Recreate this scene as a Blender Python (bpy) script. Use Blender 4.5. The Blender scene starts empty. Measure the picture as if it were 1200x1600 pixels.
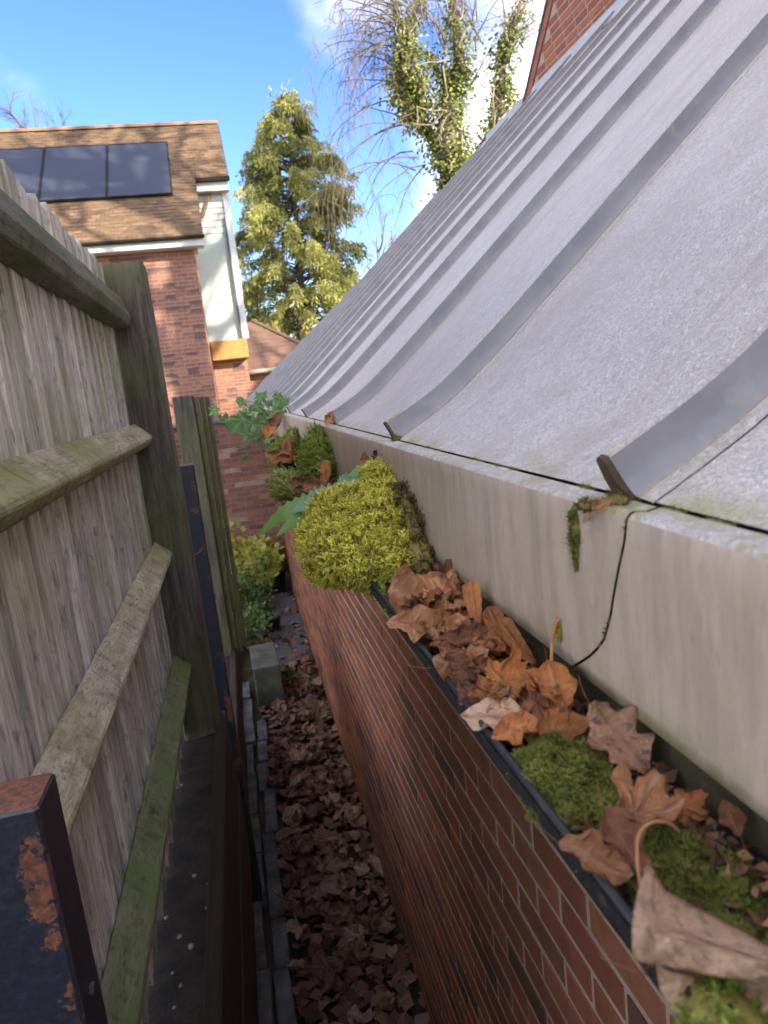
import bpy, math, random
import numpy as np
from mathutils import Vector, Matrix, Quaternion
R = math.radians
rnd = random.Random(7)
def cr3(a, b): return np.array([a[1] * b[2] - a[2] * b[1], a[2] * b[0] - a[0] * b[2], a[0] * b[1] - a[1] * b[0]])
sc = bpy.context.scene
col = sc.collection

# ------------------------------------------------------------------ camera
F = 1110.0                      # focal length in pixels of the 1200 x 1600 photograph
CAM = np.array([0.0, 0.0, 2.75])
_v = np.array([(360 - 600) / F, -(622 - 800) / F, -1.0]); _v /= np.linalg.norm(_v)
_h = np.array([math.cos(R(6.5)), math.sin(R(6.5)), 0.0])
_U = cr3(_h, _v); _U /= np.linalg.norm(_U)
if _U[1] < 0: _U = -_U
_X = cr3(_v, _U)
RW = np.array([_X, _v, _U])     # camera coords -> world coords
cam = bpy.data.cameras.new('camera')
cam.sensor_fit = 'VERTICAL'; cam.sensor_height = 24.0; cam.lens = F / 1600 * 24.0
cam.clip_start = 0.02; cam.clip_end = 600
cam.dof.use_dof = True; cam.dof.focus_distance = 1.25; cam.dof.aperture_fstop = cam.lens / 2.7
cam_o = bpy.data.objects.new('camera', cam); col.objects.link(cam_o)
m4 = Matrix.Identity(4)
for i in range(3):
    for j in range(3): m4[i][j] = RW[i][j]
    m4[i][3] = CAM[i]
cam_o.matrix_world = m4
sc.camera = cam_o

# ------------------------------------------------------------------ world and sun
SUN = Vector((0.60, -0.72, 0.40)).normalized()
w = bpy.data.worlds.new('World'); sc.world = w; w.use_nodes = True
nt = w.node_tree; nt.nodes.clear()
def wn(t): return nt.nodes.new(t)
sky = wn('ShaderNodeTexSky'); sky.sky_type = 'NISHITA'; sky.sun_disc = False
sky.sun_elevation = math.asin(SUN.z); sky.sun_rotation = math.atan2(SUN.x, SUN.y)
sky.air_density = 1.0; sky.dust_density = 0.2; sky.ozone_density = 3.0
hs = wn('ShaderNodeHueSaturation'); hs.inputs['Hue'].default_value = 0.521; hs.inputs['Saturation'].default_value = 1.22; hs.inputs['Value'].default_value = 0.50
nt.links.new(sky.outputs[0], hs.inputs['Color'])
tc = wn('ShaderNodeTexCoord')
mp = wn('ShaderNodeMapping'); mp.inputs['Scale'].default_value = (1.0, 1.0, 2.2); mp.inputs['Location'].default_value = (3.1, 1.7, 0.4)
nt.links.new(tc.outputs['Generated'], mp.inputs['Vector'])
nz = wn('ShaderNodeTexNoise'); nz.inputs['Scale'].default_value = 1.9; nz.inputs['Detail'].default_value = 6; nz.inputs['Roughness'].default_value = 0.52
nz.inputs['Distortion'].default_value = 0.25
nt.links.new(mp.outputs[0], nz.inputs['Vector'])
CLOUDS = []                     # (pixel, pixel, radius, weight) of cloud masses and clearings in view
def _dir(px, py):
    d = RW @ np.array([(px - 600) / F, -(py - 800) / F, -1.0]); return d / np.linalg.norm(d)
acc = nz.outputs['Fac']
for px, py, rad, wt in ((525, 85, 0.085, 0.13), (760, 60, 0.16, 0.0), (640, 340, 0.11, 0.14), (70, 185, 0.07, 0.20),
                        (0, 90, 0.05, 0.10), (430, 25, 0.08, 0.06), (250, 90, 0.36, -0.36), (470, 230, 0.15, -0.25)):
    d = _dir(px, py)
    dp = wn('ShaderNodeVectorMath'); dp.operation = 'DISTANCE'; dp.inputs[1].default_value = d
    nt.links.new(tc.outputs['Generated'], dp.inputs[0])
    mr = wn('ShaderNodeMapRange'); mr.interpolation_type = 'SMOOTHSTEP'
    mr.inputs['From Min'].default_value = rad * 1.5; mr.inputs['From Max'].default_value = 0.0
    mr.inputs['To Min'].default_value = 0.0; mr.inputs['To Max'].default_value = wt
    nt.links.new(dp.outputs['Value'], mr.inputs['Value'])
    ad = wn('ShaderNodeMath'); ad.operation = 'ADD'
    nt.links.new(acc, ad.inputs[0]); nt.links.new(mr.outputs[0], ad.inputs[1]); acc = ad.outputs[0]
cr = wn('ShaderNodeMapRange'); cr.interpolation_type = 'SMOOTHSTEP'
cr.inputs['From Min'].default_value = 0.36; cr.inputs['From Max'].default_value = 0.72  # low cloud threshold: thick cover out of view, added as fill for the shade
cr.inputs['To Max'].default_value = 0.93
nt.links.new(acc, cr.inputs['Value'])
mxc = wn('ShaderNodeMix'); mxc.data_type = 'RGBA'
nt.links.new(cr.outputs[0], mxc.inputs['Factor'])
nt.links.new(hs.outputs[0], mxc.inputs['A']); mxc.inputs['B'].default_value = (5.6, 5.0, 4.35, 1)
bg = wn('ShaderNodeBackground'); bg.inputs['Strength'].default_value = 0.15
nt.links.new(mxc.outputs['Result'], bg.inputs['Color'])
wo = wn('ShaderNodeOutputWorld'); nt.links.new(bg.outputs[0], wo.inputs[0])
sl = bpy.data.lights.new('sun', 'SUN'); sl.energy = 2.0; sl.angle = R(0.5); sl.color = (1.0, 0.90, 0.74)
so = bpy.data.objects.new('sun', sl); col.objects.link(so)
so.rotation_euler = SUN.to_track_quat('Z', 'Y').to_euler(); so.location = (8, -20, 18)
sc.view_settings.view_transform = 'Standard'; sc.view_settings.look = 'None'
sc.view_settings.exposure = 2.5; sc.view_settings.gamma = 1.0
sc.view_settings.use_curve_mapping = False
sc.cycles.max_bounces = 5; sc.cycles.diffuse_bounces = 3; sc.cycles.glossy_bounces = 2; sc.cycles.transmission_bounces = 3
sc.cycles.use_adaptive_sampling = True; sc.cycles.adaptive_threshold = 0.03
sc.cycles.caustics_reflective = False; sc.cycles.caustics_refractive = False

# ------------------------------------------------------------------ pixel helpers (measuring aids)
def ray(px, py): return RW @ np.array([(px - 600) / F, -(py - 800) / F, -1.0])
def onx(px, py, x): d = ray(px, py); return CAM + d * (x - CAM[0]) / d[0]
def ony(px, py, y): d = ray(px, py); return CAM + d * (y - CAM[1]) / d[1]
def onz(px, py, z): d = ray(px, py); return CAM + d * (z - CAM[2]) / d[2]
def proj(p):
    c = RW.T @ (np.array(p, float) - CAM)
    if c[2] > -0.01: return (-9999, -9999, 0.01)
    return 600 + F * c[0] / -c[2], 800 - F * c[1] / -c[2], -c[2]

# ------------------------------------------------------------------ object helpers
def props(o, label=None, cat=None, group=None, kind=None):
    if label: o['label'] = label
    if cat: o['category'] = cat
    if group: o['group'] = group
    if kind: o['kind'] = kind
    return o
def empty(name, loc=(0, 0, 0), label=None, cat=None, group=None, kind=None):
    o = bpy.data.objects.new(name, None); o.location = loc; o.empty_display_size = 0.1
    col.objects.link(o); return props(o, label, cat, group, kind)
def link(name, me, parent=None, loc=None, rot=None, scale=None):
    o = bpy.data.objects.new(name, me); col.objects.link(o)
    if parent is not None:
        o.parent = parent
    if loc is not None: o.location = loc
    if rot is not None: o.rotation_euler = rot
    if scale is not None: o.scale = scale
    return o
class MB:
    def __init__(s): s.v = []; s.f = []; s.mi = []; s.att = {}
    def box(s, x0, y0, z0, x1, y1, z1, mi=0):
        b = len(s.v)
        s.v += [(x0, y0, z0), (x1, y0, z0), (x1, y1, z0), (x0, y1, z0), (x0, y0, z1), (x1, y0, z1), (x1, y1, z1), (x0, y1, z1)]
        for q in ((0, 3, 2, 1), (4, 5, 6, 7), (0, 1, 5, 4), (1, 2, 6, 5), (2, 3, 7, 6), (3, 0, 4, 7)):
            s.f.append(tuple(b + i for i in q)); s.mi.append(mi)
    def obox(s, c, ax, ay, az, mi=0):
        c, ax, ay, az = (np.array(t, float) for t in (c, ax, ay, az))
        b = len(s.v)
        for sx, sy, sz in ((-1, -1, -1), (1, -1, -1), (1, 1, -1), (-1, 1, -1), (-1, -1, 1), (1, -1, 1), (1, 1, 1), (-1, 1, 1)):
            s.v.append(tuple(c + sx * ax + sy * ay + sz * az))
        for q in ((0, 3, 2, 1), (4, 5, 6, 7), (0, 1, 5, 4), (1, 2, 6, 5), (2, 3, 7, 6), (3, 0, 4, 7)):
            s.f.append(tuple(b + i for i in q)); s.mi.append(mi)
    def poly(s, pts, mi=0):
        b = len(s.v); s.v += [tuple(p) for p in pts]; s.f.append(tuple(range(b, b + len(pts)))); s.mi.append(mi)
    def grid(s, rows, mi=0, close=False, flip=False):
        b = len(s.v); n = len(rows[0])
        for r_ in rows: s.v += [tuple(p) for p in r_]
        for i in range(len(rows) - 1):
            for j in range(n if close else n - 1):
                k = (j + 1) % n
                q = (b + i * n + j, b + i * n + k, b + (i + 1) * n + k, b + (i + 1) * n + j)
                s.f.append(q[::-1] if flip else q); s.mi.append(mi)
    def tube(s, pts, radii, n=6, mi=0, cap=True):
        pts = [np.array(p, float) for p in pts]
        rows = []; u = None
        for i, p in enumerate(pts):
            t = pts[min(i + 1, len(pts) - 1)] - pts[max(i - 1, 0)]
            L = np.linalg.norm(t); t = t / L if L > 1e-9 else np.array([0, 0, 1.0])
            if u is None:
                u = cr3(t, [0.31, 0.77, 0.55]); 
            u = u - t * (u @ t); u /= max(np.linalg.norm(u), 1e-9); w_ = cr3(t, u)
            r_ = radii[i] if hasattr(radii, '__len__') else radii
            rows.append([p + r_ * (math.cos(2 * math.pi * k / n) * u + math.sin(2 * math.pi * k / n) * w_) for k in range(n)])
        s.grid(rows, mi, close=True)
        if cap:
            b = len(s.v) - n * len(rows)
            s.f.append(tuple(b + k for k in range(n))[::-1]); s.mi.append(mi)
            b2 = len(s.v) - n
            s.f.append(tuple(b2 + k for k in range(n))); s.mi.append(mi)
    def lathe(s, prof, n=20, c=(0, 0, 0), mi=0):
        rows = [[(c[0] + r_ * math.cos(2 * math.pi * k / n), c[1] + r_ * math.sin(2 * math.pi * k / n), c[2] + z) for k in range(n)] for r_, z in prof]
        s.grid(rows, mi, close=True)
    def mesh(s, name, mats, smooth=False):
        me = bpy.data.meshes.new(name); me.from_pydata([tuple(float(c) for c in p) for p in s.v], [], s.f)
        for m in (mats if isinstance(mats, (list, tuple)) else [mats]): me.materials.append(m)
        if any(s.mi): me.polygons.foreach_set('material_index', s.mi)
        if smooth: me.polygons.foreach_set('use_smooth', [True] * len(me.polygons))
        for k, vals in s.att.items():
            a = me.attributes.new(k, 'FLOAT', 'POINT'); a.data.foreach_set('value', vals)
        me.update(); return me
    def build(s, name, mats, parent=None, smooth=False, **kw):
        return link(name, s.mesh(name, mats, smooth), parent, **kw)
def bevel(o, width=0.004, seg=1):
    m = o.modifiers.new('bevel', 'BEVEL'); m.width = width; m.segments = seg; m.limit_method = 'ANGLE'; m.angle_limit = R(40); return o

# ------------------------------------------------------------------ material helpers
class MT:
    def __init__(s, name):
        s.m = bpy.data.materials.new(name); s.m.use_nodes = True; s.t = s.m.node_tree
        s.b = s.t.nodes['Principled BSDF']; s.L = s.t.links
    def n(s, t, **kw):
        o = s.t.nodes.new(t)
        for k, v in kw.items(): setattr(o, k, v)
        return o
    def pos(s, scale=(1, 1, 1), obj=False, off=None):
        if obj: v = s.n('ShaderNodeTexCoord').outputs['Object']
        else: v = s.n('ShaderNodeNewGeometry').outputs['Position']
        q = s.n('ShaderNodeVectorMath', operation='MULTIPLY'); s.L.new(v, q.inputs[0]); q.inputs[1].default_value = scale
        v = q.outputs[0]
        if off:
            oi = s.n('ShaderNodeObjectInfo'); mu = s.n('ShaderNodeMath', operation='MULTIPLY'); s.L.new(oi.outputs['Random'], mu.inputs[0]); mu.inputs[1].default_value = off
            a = s.n('ShaderNodeVectorMath', operation='ADD'); s.L.new(v, a.inputs[0]); s.L.new(mu.outputs[0], a.inputs[1]); v = a.outputs[0]
        return v
    def noise(s, vec, scale, detail=5, rough=0.55, dist=0.0, out='Fac'):
        o = s.n('ShaderNodeTexNoise'); s.L.new(vec, o.inputs['Vector'])
        o.inputs['Scale'].default_value = scale; o.inputs['Detail'].default_value = detail; o.inputs['Roughness'].default_value = rough; o.inputs['Distortion'].default_value = dist
        return o.outputs[out]
    def vor(s, vec, scale, feat='F1', out='Distance'):
        o = s.n('ShaderNodeTexVoronoi', feature=feat); s.L.new(vec, o.inputs['Vector']); o.inputs['Scale'].default_value = scale
        return o.outputs[out]
    def ramp(s, fac, stops, interp='LINEAR'):
        o = s.n('ShaderNodeValToRGB'); o.color_ramp.interpolation = interp; s.L.new(fac, o.inputs[0])
        el = o.color_ramp.elements
        while len(el) < len(stops): el.new(0.5)
        for e, (p, c) in zip(el, stops):
            e.position = p; e.color = (*c, 1) if hasattr(c, '__len__') else (c, c, c, 1)
        return o.outputs[0]
    def mix(s, fac, a, b, blend='MIX'):
        o = s.n('ShaderNodeMix', data_type='RGBA', blend_type=blend)
        for k, v in (('Factor', fac), ('A', a), ('B', b)):
            i = [x for x in o.inputs if x.name == k and (x.type == 'RGBA' or k == 'Factor' and x.type == 'VALUE')][0]
            if hasattr(v, 'is_linked'): s.L.new(v, i)
            else: i.default_value = (*v, 1) if hasattr(v, '__len__') else v
        return [x for x in o.outputs if x.type == 'RGBA'][0]
    def math(s, op, a, b=0.0, clamp=False):
        o = s.n('ShaderNodeMath', operation=op, use_clamp=clamp)
        for i, v in ((0, a), (1, b)):
            if hasattr(v, 'is_linked'): s.L.new(v, o.inputs[i])
            else: o.inputs[i].default_value = v
        return o.outputs[0]
    def rng(s, v, a, b, c=0.0, d=1.0):
        o = s.n('ShaderNodeMapRange', interpolation_type='SMOOTHSTEP'); s.L.new(v, o.inputs['Value'])
        for k, x in (('From Min', a), ('From Max', b), ('To Min', c), ('To Max', d)): o.inputs[k].default_value = x
        return o.outputs[0]
    def xyz(s, v):
        o = s.n('ShaderNodeSeparateXYZ'); s.L.new(v, o.inputs[0]); return o.outputs
    def orand(s): return s.n('ShaderNodeObjectInfo').outputs['Random']
    def irand(s): return s.n('ShaderNodeNewGeometry').outputs['Random Per Island']
    def attr(s, name): return s.n('ShaderNodeAttribute', attribute_name=name).outputs['Fac']
    def bump(s, h, strength=0.3, dist=0.01):
        o = s.n('ShaderNodeBump'); o.inputs['Strength'].default_value = strength; o.inputs['Distance'].default_value = dist
        s.L.new(h, o.inputs['Height']); s.L.new(o.outputs[0], s.b.inputs['Normal']); return o
    def done(s, colr, rough=0.7, spec=0.5, metal=0.0):
        if hasattr(colr, 'is_linked'): s.L.new(colr, s.b.inputs['Base Color'])
        else: s.b.inputs['Base Color'].default_value = (*colr, 1)
        if hasattr(rough, 'is_linked'): s.L.new(rough, s.b.inputs['Roughness'])
        else: s.b.inputs['Roughness'].default_value = rough
        s.b.inputs['Specular IOR Level'].default_value = spec; s.b.inputs['Metallic'].default_value = metal
        return s.m

def m_grp():
    t = MT('roof_fibreglass'); p = t.pos()
    a = t.noise(p, 5, 5, 0.6); b = t.noise(t.pos((1, 1, 1)), 170, 3, 0.6, 2.2); c = t.noise(p, 38, 6, 0.65)
    base = t.mix(t.rng(a, 0.3, 0.7), (0.55, 0.51, 0.44), (0.67, 0.625, 0.545))
    base = t.mix(t.rng(c, 0.52, 0.75, 0, 0.55), base, (0.39, 0.37, 0.34))
    base = t.mix(t.rng(b, 0.35, 0.62, 0.75, 0), base, (0.30, 0.29, 0.28))
    base = t.mix(t.rng(t.noise(p, 75, 4, 0.7, 3.0), 0.50, 0.62, 0, 0.75), base, (0.72, 0.69, 0.65))
    X = t.xyz(t.pos())
    edge = t.rng(X[0], 0.310, 0.276)
    alg = t.math('MULTIPLY', edge, t.rng(t.noise(p, 11, 6, 0.75), 0.45, 0.6))
    base = t.mix(t.math('MULTIPLY', alg, 0.85), base, (0.34, 0.32, 0.10))
    warm = t.rng(t.noise(t.pos((1, 3, 1)), 2.6, 4), 0.48, 0.72, 0, 0.5)
    base = t.mix(warm, base, (0.47, 0.42, 0.36))
    run = t.rng(t.noise(t.pos((0.35, 9, 0.35)), 2.2, 6, 0.7), 0.52, 0.72, 0, 0.42)
    base = t.mix(run, base, (0.36, 0.31, 0.24))
    blot = t.rng(t.noise(p, 8, 7, 0.75), 0.5, 0.66, 0, 0.45)
    base = t.mix(blot, base, (0.40, 0.37, 0.28))
    lich = t.rng(t.noise(p, 24, 5, 0.8), 0.66, 0.72, 0, 0.5)
    base = t.mix(lich, base, (0.42, 0.40, 0.22))
    h = t.math('ADD', b, t.math('MULTIPLY', c, 0.7))
    t.bump(h, 0.75, 0.006)
    return t.done(base, 0.46, 0.45)
def m_rib():
    t = MT('rib_fibreglass'); p = t.pos()
    a = t.noise(p, 9, 5, 0.6); c = t.noise(t.pos((0.5, 1, 0.5)), 60, 5, 0.6)
    base = t.mix(t.rng(a, 0.3, 0.7), (0.195, 0.188, 0.19), (0.26, 0.25, 0.245))
    base = t.mix(t.rng(c, 0.55, 0.75, 0, 0.4), base, (0.36, 0.33, 0.29))
    t.bump(c, 0.12, 0.003)
    return t.done(base, 0.38, 0.5)
def m_fascia():
    t = MT('fascia_fibreglass'); p = t.pos()
    a = t.noise(t.pos((1, 1, 0.16)), 46, 6, 0.6); b = t.noise(p, 6, 4); c = t.noise(t.pos((1, 1, 0.35)), 190, 4, 0.6)
    base = t.mix(t.rng(a, 0.32, 0.68), (0.46, 0.375, 0.295), (0.35, 0.285, 0.22))
    base = t.mix(t.rng(b, 0.45, 0.75, 0, 0.5), base, (0.42, 0.34, 0.23))
    base = t.mix(t.rng(t.noise(t.pos((1, 1, 0.12)), 16, 6, 0.7), 0.54, 0.70, 0, 0.4), base, (0.24, 0.205, 0.14))
    base = t.mix(t.rng(c, 0.55, 0.75, 0, 0.5), base, (0.25, 0.22, 0.19))
    Z = t.xyz(t.pos())[2]
    low = t.math('MULTIPLY', t.rng(Z, 2.525, 2.49), t.rng(t.noise(p, 22, 5, 0.7), 0.42, 0.62))
    base = t.mix(t.math('MULTIPLY', low, 0.75), base, (0.22, 0.22, 0.10))
    t.bump(t.math('ADD', c, a), 0.22, 0.003)
    return t.done(base, 0.5, 0.45)
def m_dark(name='dark_void', c=(0.018, 0.015, 0.012), rough=0.9):
    t = MT(name); n = t.noise(t.pos(), 60, 5)
    t.bump(n, 0.5, 0.01)
    return t.done(t.mix(n, c, tuple(x * 2.2 for x in c)), rough, 0.2)
def m_gutter():
    t = MT('gutter_black'); p = t.pos()
    n = t.noise(p, 90, 5, 0.7); sp = t.rng(n, 0.63, 0.70)
    base = t.mix(sp, (0.020, 0.020, 0.022), (0.16, 0.12, 0.07))
    return t.done(base, t.rng(n, 0.3, 0.7, 0.34, 0.6), 0.4)
def m_brick(name, cols, scale=1.0, dark=0.12, obj_rand=True, grime=None):
    t = MT(name)
    r = t.orand() if obj_rand else t.irand()
    n = len(cols)
    base = t.ramp(r, [(i / n, c) for i, c in enumerate(cols)], 'CONSTANT')
    p = t.pos(); a = t.noise(p, 14 * scale, 6, 0.65); b = t.noise(p, 120 * scale, 4, 0.7)
    base = t.mix(t.rng(a, 0.35, 0.75, 0, 0.5), base, tuple(c * 0.45 for c in cols[0]))
    base = t.mix(t.rng(b, 0.5, 0.8, 0, 0.4), base, (0.28, 0.17, 0.11))
    if grime:
        g = t.rng(t.noise(p, 1.4, 5, 0.6), 0.45, 0.7, 0, grime)
        base = t.mix(g, base, (0.07, 0.055, 0.03))
    t.bump(t.math('ADD', b, a), 0.35, 0.006)
    return t.done(base, 0.85, 0.3)
def m_plain(name, ca, cb, scale=8, rough=0.8, bump=0.2, stretch=(1, 1, 1), spec=0.35, bd=0.006, metal=0.0):
    t = MT(name); p = t.pos(stretch)
    a = t.noise(p, scale, 6, 0.6); b = t.noise(p, scale * 9, 4, 0.6)
    base = t.mix(t.rng(a, 0.3, 0.7), ca, cb)
    base = t.mix(t.rng(b, 0.5, 0.8, 0, 0.35), base, tuple(c * 0.5 for c in ca))
    t.bump(t.math('ADD', a, b), bump, bd)
    return t.done(base, rough, spec, metal)
def m_wood(name, ca, cb, green, gamt=0.6, stretch=(9, 9, 0.9), dark=(0.03, 0.028, 0.02), scale=5.0, knots=True):
    t = MT(name); p = t.pos(stretch, off=37.0)
    g1 = t.noise(p, scale, 6, 0.62, 0.8); g2 = t.noise(p, scale * 6, 5, 0.6, 0.4)
    base = t.mix(t.rng(g1, 0.32, 0.68), ca, cb)
    base = t.mix(t.rng(g2, 0.5, 0.72, 0, 0.65), base, dark)
    q = t.pos()
    gm = t.math('MULTIPLY', t.rng(t.noise(q, 3.2, 6, 0.65), 0.42, 0.62), gamt, True)
    base = t.mix(gm, base, green)
    gm2 = t.math('MULTIPLY', t.rng(t.noise(q, 21, 5, 0.7), 0.55, 0.72), 0.55)
    base = t.mix(gm2, base, dark)
    hv = t.n('ShaderNodeHueSaturation'); t.L.new(base, hv.inputs['Color']); t.L.new(t.rng(t.orand(), 0, 1, 0.95, 1.38), hv.inputs['Value']); base = hv.outputs[0]
    st = t.rng(t.noise(t.pos((16, 16, 0.5), off=11.0), 2.2, 5, 0.6), 0.52, 0.68, 0, 0.4); base = t.mix(st, base, dark)
    h = t.math('ADD', t.math('MULTIPLY', g2, 1.0), t.math('MULTIPLY', g1, 0.8))
    t.bump(h, 0.55, 0.005)
    return t.done(base, 0.82, 0.3)
def m_foliage(name, ca, cb, cc, rough=0.55, transl=0.25, iscale=None):
    t = MT(name); r = t.irand()
    base = t.ramp(r, [(0.0, ca), (0.5, cb), (1.0, cc)])
    if iscale:
        g = t.rng(t.noise(t.pos(), iscale, 4), 0.4, 0.62)
        base = t.mix(g, base, tuple(c * 0.7 for c in ca))
    m = t.done(base, rough, 0.35)
    if transl:
        tr = t.n('ShaderNodeBsdfTranslucent'); t.L.new(base, tr.inputs['Color'])
        ms = t.n('ShaderNodeMixShader'); ms.inputs[0].default_value = transl
        out = [n for n in t.t.nodes if n.type == 'OUTPUT_MATERIAL'][0]
        t.L.new(t.b.outputs[0], ms.inputs[1]); t.L.new(tr.outputs[0], ms.inputs[2]); t.L.new(ms.outputs[0], out.inputs[0])
    return m
def m_leaf(name, ca, cb, vein, spot=None, transl=0.12):
    t = MT(name); p = t.pos((1, 1, 1), obj=True, off=11.0)
    a = t.noise(p, 1.6, 5, 0.6); b = t.noise(p, 9, 5, 0.65)
    base = t.mix(t.rng(a, 0.32, 0.68), ca, cb)
    base = t.mix(t.rng(b, 0.5, 0.75, 0, 0.6), base, tuple(c * 0.45 for c in ca))
    base = t.mix(t.rng(t.noise(p, 22, 4, 0.7), 0.56, 0.70, 0, 0.65), base, tuple(c * 0.3 for c in ca))
    base = t.mix(t.rng(t.noise(p, 3.5, 4, 0.6), 0.55, 0.72, 0, 0.5), base, tuple(c * 0.55 for c in cb))
    if spot:
        s_ = t.rng(t.noise(p, 7, 3, 0.5), 0.56, 0.62); base = t.mix(t.math('MULTIPLY', s_, 0.8), base, spot)
    ve = t.n('ShaderNodeTexVoronoi', feature='DISTANCE_TO_EDGE'); t.L.new(p, ve.inputs['Vector']); ve.inputs['Scale'].default_value = 19
    net = t.rng(ve.outputs['Distance'], 0.0, 0.09, 1, 0); base = t.mix(t.math('MULTIPLY', net, 0.16), base, tuple(c * 0.5 for c in cb))
    v = t.attr('vein'); base = t.mix(t.math('MULTIPLY', v, 0.9), base, tuple(min(1, c * 1.25) for c in vein))
    hv = t.n('ShaderNodeHueSaturation'); t.L.new(base, hv.inputs['Color'])
    t.L.new(t.rng(t.orand(), 0, 1, 0.75, 1.2), hv.inputs['Value']); base = hv.outputs[0]
    t.bump(t.math('ADD', t.math('MULTIPLY', v, 1.6), t.math('SUBTRACT', b, t.math('MULTIPLY', net, 0.2))), 0.8, 0.004)
    m = t.done(base, 0.62, 0.35)
    tr = t.n('ShaderNodeBsdfTranslucent'); t.L.new(base, tr.inputs['Color'])
    ms = t.n('ShaderNodeMixShader'); ms.inputs[0].default_value = transl
    out = [n for n in t.t.nodes if n.type == 'OUTPUT_MATERIAL'][0]
    t.L.new(t.b.outputs[0], ms.inputs[1]); t.L.new(tr.outputs[0], ms.inputs[2]); t.L.new(ms.outputs[0], out.inputs[0])
    return m
def m_steel():
    t = MT('painted_steel_rust'); p = t.pos()
    a = t.noise(p, 11, 6, 0.7, 0.3); b = t.noise(p, 90, 5, 0.7)
    X = t.xyz(t.n('ShaderNodeTexCoord').outputs['Object'])
    nrm = t.xyz(t.n('ShaderNodeNewGeometry').outputs['Normal'])
    top = t.math('MULTIPLY', t.rng(nrm[2], 0.6, 0.9), t.rng(a, 0.36, 0.46))
    front = t.math('MULTIPLY', t.rng(nrm[1], -0.5, -0.9), t.rng(t.math('ADD', a, t.math('MULTIPLY', t.rng(X[0], -0.045, -0.004), 0.11)), 0.66, 0.685))
    streak = t.math('MULTIPLY', t.rng(t.noise(t.pos((1, 1, 0.1)), 30, 5, 0.6), 0.66, 0.74), 0.2)
    dx_ = t.math('DIVIDE', t.math('ADD', X[0], 0.014), 0.016); dz_ = t.math('DIVIDE', t.math('SUBTRACT', X[2], 0.925), 0.058)
    rad_ = t.math('ADD', t.math('MULTIPLY', dx_, dx_), t.math('MULTIPLY', dz_, dz_))
    patch = t.math('MULTIPLY', t.rng(t.math('ADD', rad_, t.math('MULTIPLY', t.math('SUBTRACT', t.noise(p, 42, 6, 0.75), 0.5), 7.0)), 1.1, 0.8), t.rng(nrm[1], -0.5, -0.9))
    rust = t.math('MAXIMUM', t.math('MAXIMUM', t.math('MAXIMUM', top, front), streak), patch)
    rc = t.mix(t.rng(b, 0.35, 0.65), (0.20, 0.075, 0.03), (0.07, 0.032, 0.02))
    paint = t.mix(t.rng(b, 0.4, 0.75), (0.016, 0.019, 0.028), (0.032, 0.037, 0.050))
    base = t.mix(rust, paint, rc)
    t.bump(t.math('ADD', t.math('MULTIPLY', rust, -0.6), b), 0.3, 0.004)
    return t.done(base, t.rng(rust, 0, 1, 0.36, 0.85), 0.5)

GRP, RIB, FASCIA = m_grp(), m_rib(), m_fascia()
SEAMDIRT = m_plain('seam_dirt', (0.22, 0.19, 0.11), (0.40, 0.35, 0.25), 30, 0.9, 0.4)
VOID = m_dark('dark_void', (0.040, 0.034, 0.018)); RIBEND = m_dark('rib_end_crust', (0.055, 0.040, 0.024)); BLACK = m_gutter()
BRICK_LOW = m_brick('brick_red_brown', [(0.29, 0.10, 0.052), (0.33, 0.12, 0.06), (0.25, 0.088, 0.048), (0.32, 0.112, 0.05), (0.13, 0.068, 0.046), (0.34, 0.135, 0.068), (0.22, 0.085, 0.055)], grime=0.35)
MORTAR = m_plain('mortar_buff', (0.50, 0.39, 0.28), (0.40, 0.31, 0.22), 20, 0.95, 0.4)
WOOD = m_wood('wood_grey_board', (0.70, 0.655, 0.55), (0.37, 0.34, 0.275), (0.36, 0.35, 0.17), 0.42)
WOOD_RAIL = m_wood('wood_green_rail', (0.36, 0.32, 0.21), (0.22, 0.20, 0.12), (0.15, 0.16, 0.045), 0.7, (6, 0.8, 6), scale=6)
WOOD_POST = m_wood('wood_dark_post', (0.13, 0.105, 0.075), (0.045, 0.04, 0.032), (0.10, 0.115, 0.035), 0.5, (10, 10, 0.8))
STEEL = m_steel()

# ================================================================== GROUND AND PATH
g = MB(); S = 150
g.poly([(-S, -S, -0.02), (S, -S, -0.02), (S, S, -0.02), (-S, S, -0.02)])
props(g.build('ground', m_plain('earth', (0.055, 0.045, 0.028), (0.09, 0.08, 0.04), 3, 0.95, 0.6)), kind='structure')
SOIL = m_plain('dark_soil', (0.020, 0.018, 0.014), (0.045, 0.038, 0.026), 18, 0.95, 0.9, bd=0.02)
def lumpy(name, x0, x1, y0, y1, z, nx, ny, amp, mat, seed, parent=None, skirt=None):
    r_ = random.Random(seed); rows = []
    for i in range(ny + 1):
        rows.append([(x0 + (x1 - x0) * j / nx, y0 + (y1 - y0) * i / ny, z + r_.uniform(-amp, amp)) for j in range(nx + 1)])
    b = MB(); b.grid(rows)
    if skirt is not None:
        for e in (rows[0], rows[-1], [r0[0] for r0 in rows], [r0[-1] for r0 in rows]):
            b.grid([e, [(p[0], p[1], skirt) for p in e]])
    return b.build(name, mat, parent, True)
props(lumpy('path', -0.12, 0.46, -1.5, 10.8, 0.0, 10, 160, 0.012, m_plain('path_earth', (0.03, 0.024, 0.016), (0.05, 0.04, 0.026), 12, 0.95, 0.7), 3), kind='structure')
props(lumpy('soil_bank', -2.2, -0.215, -1.5, 2.66, 1.56, 26, 60, 0.012, SOIL, 4, skirt=0.98), kind='structure')
props(lumpy('soil_terrace', -2.2, -0.215, 2.66, 5.3, 1.12, 22, 40, 0.015, SOIL, 5, skirt=0.88), kind='structure')
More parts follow.
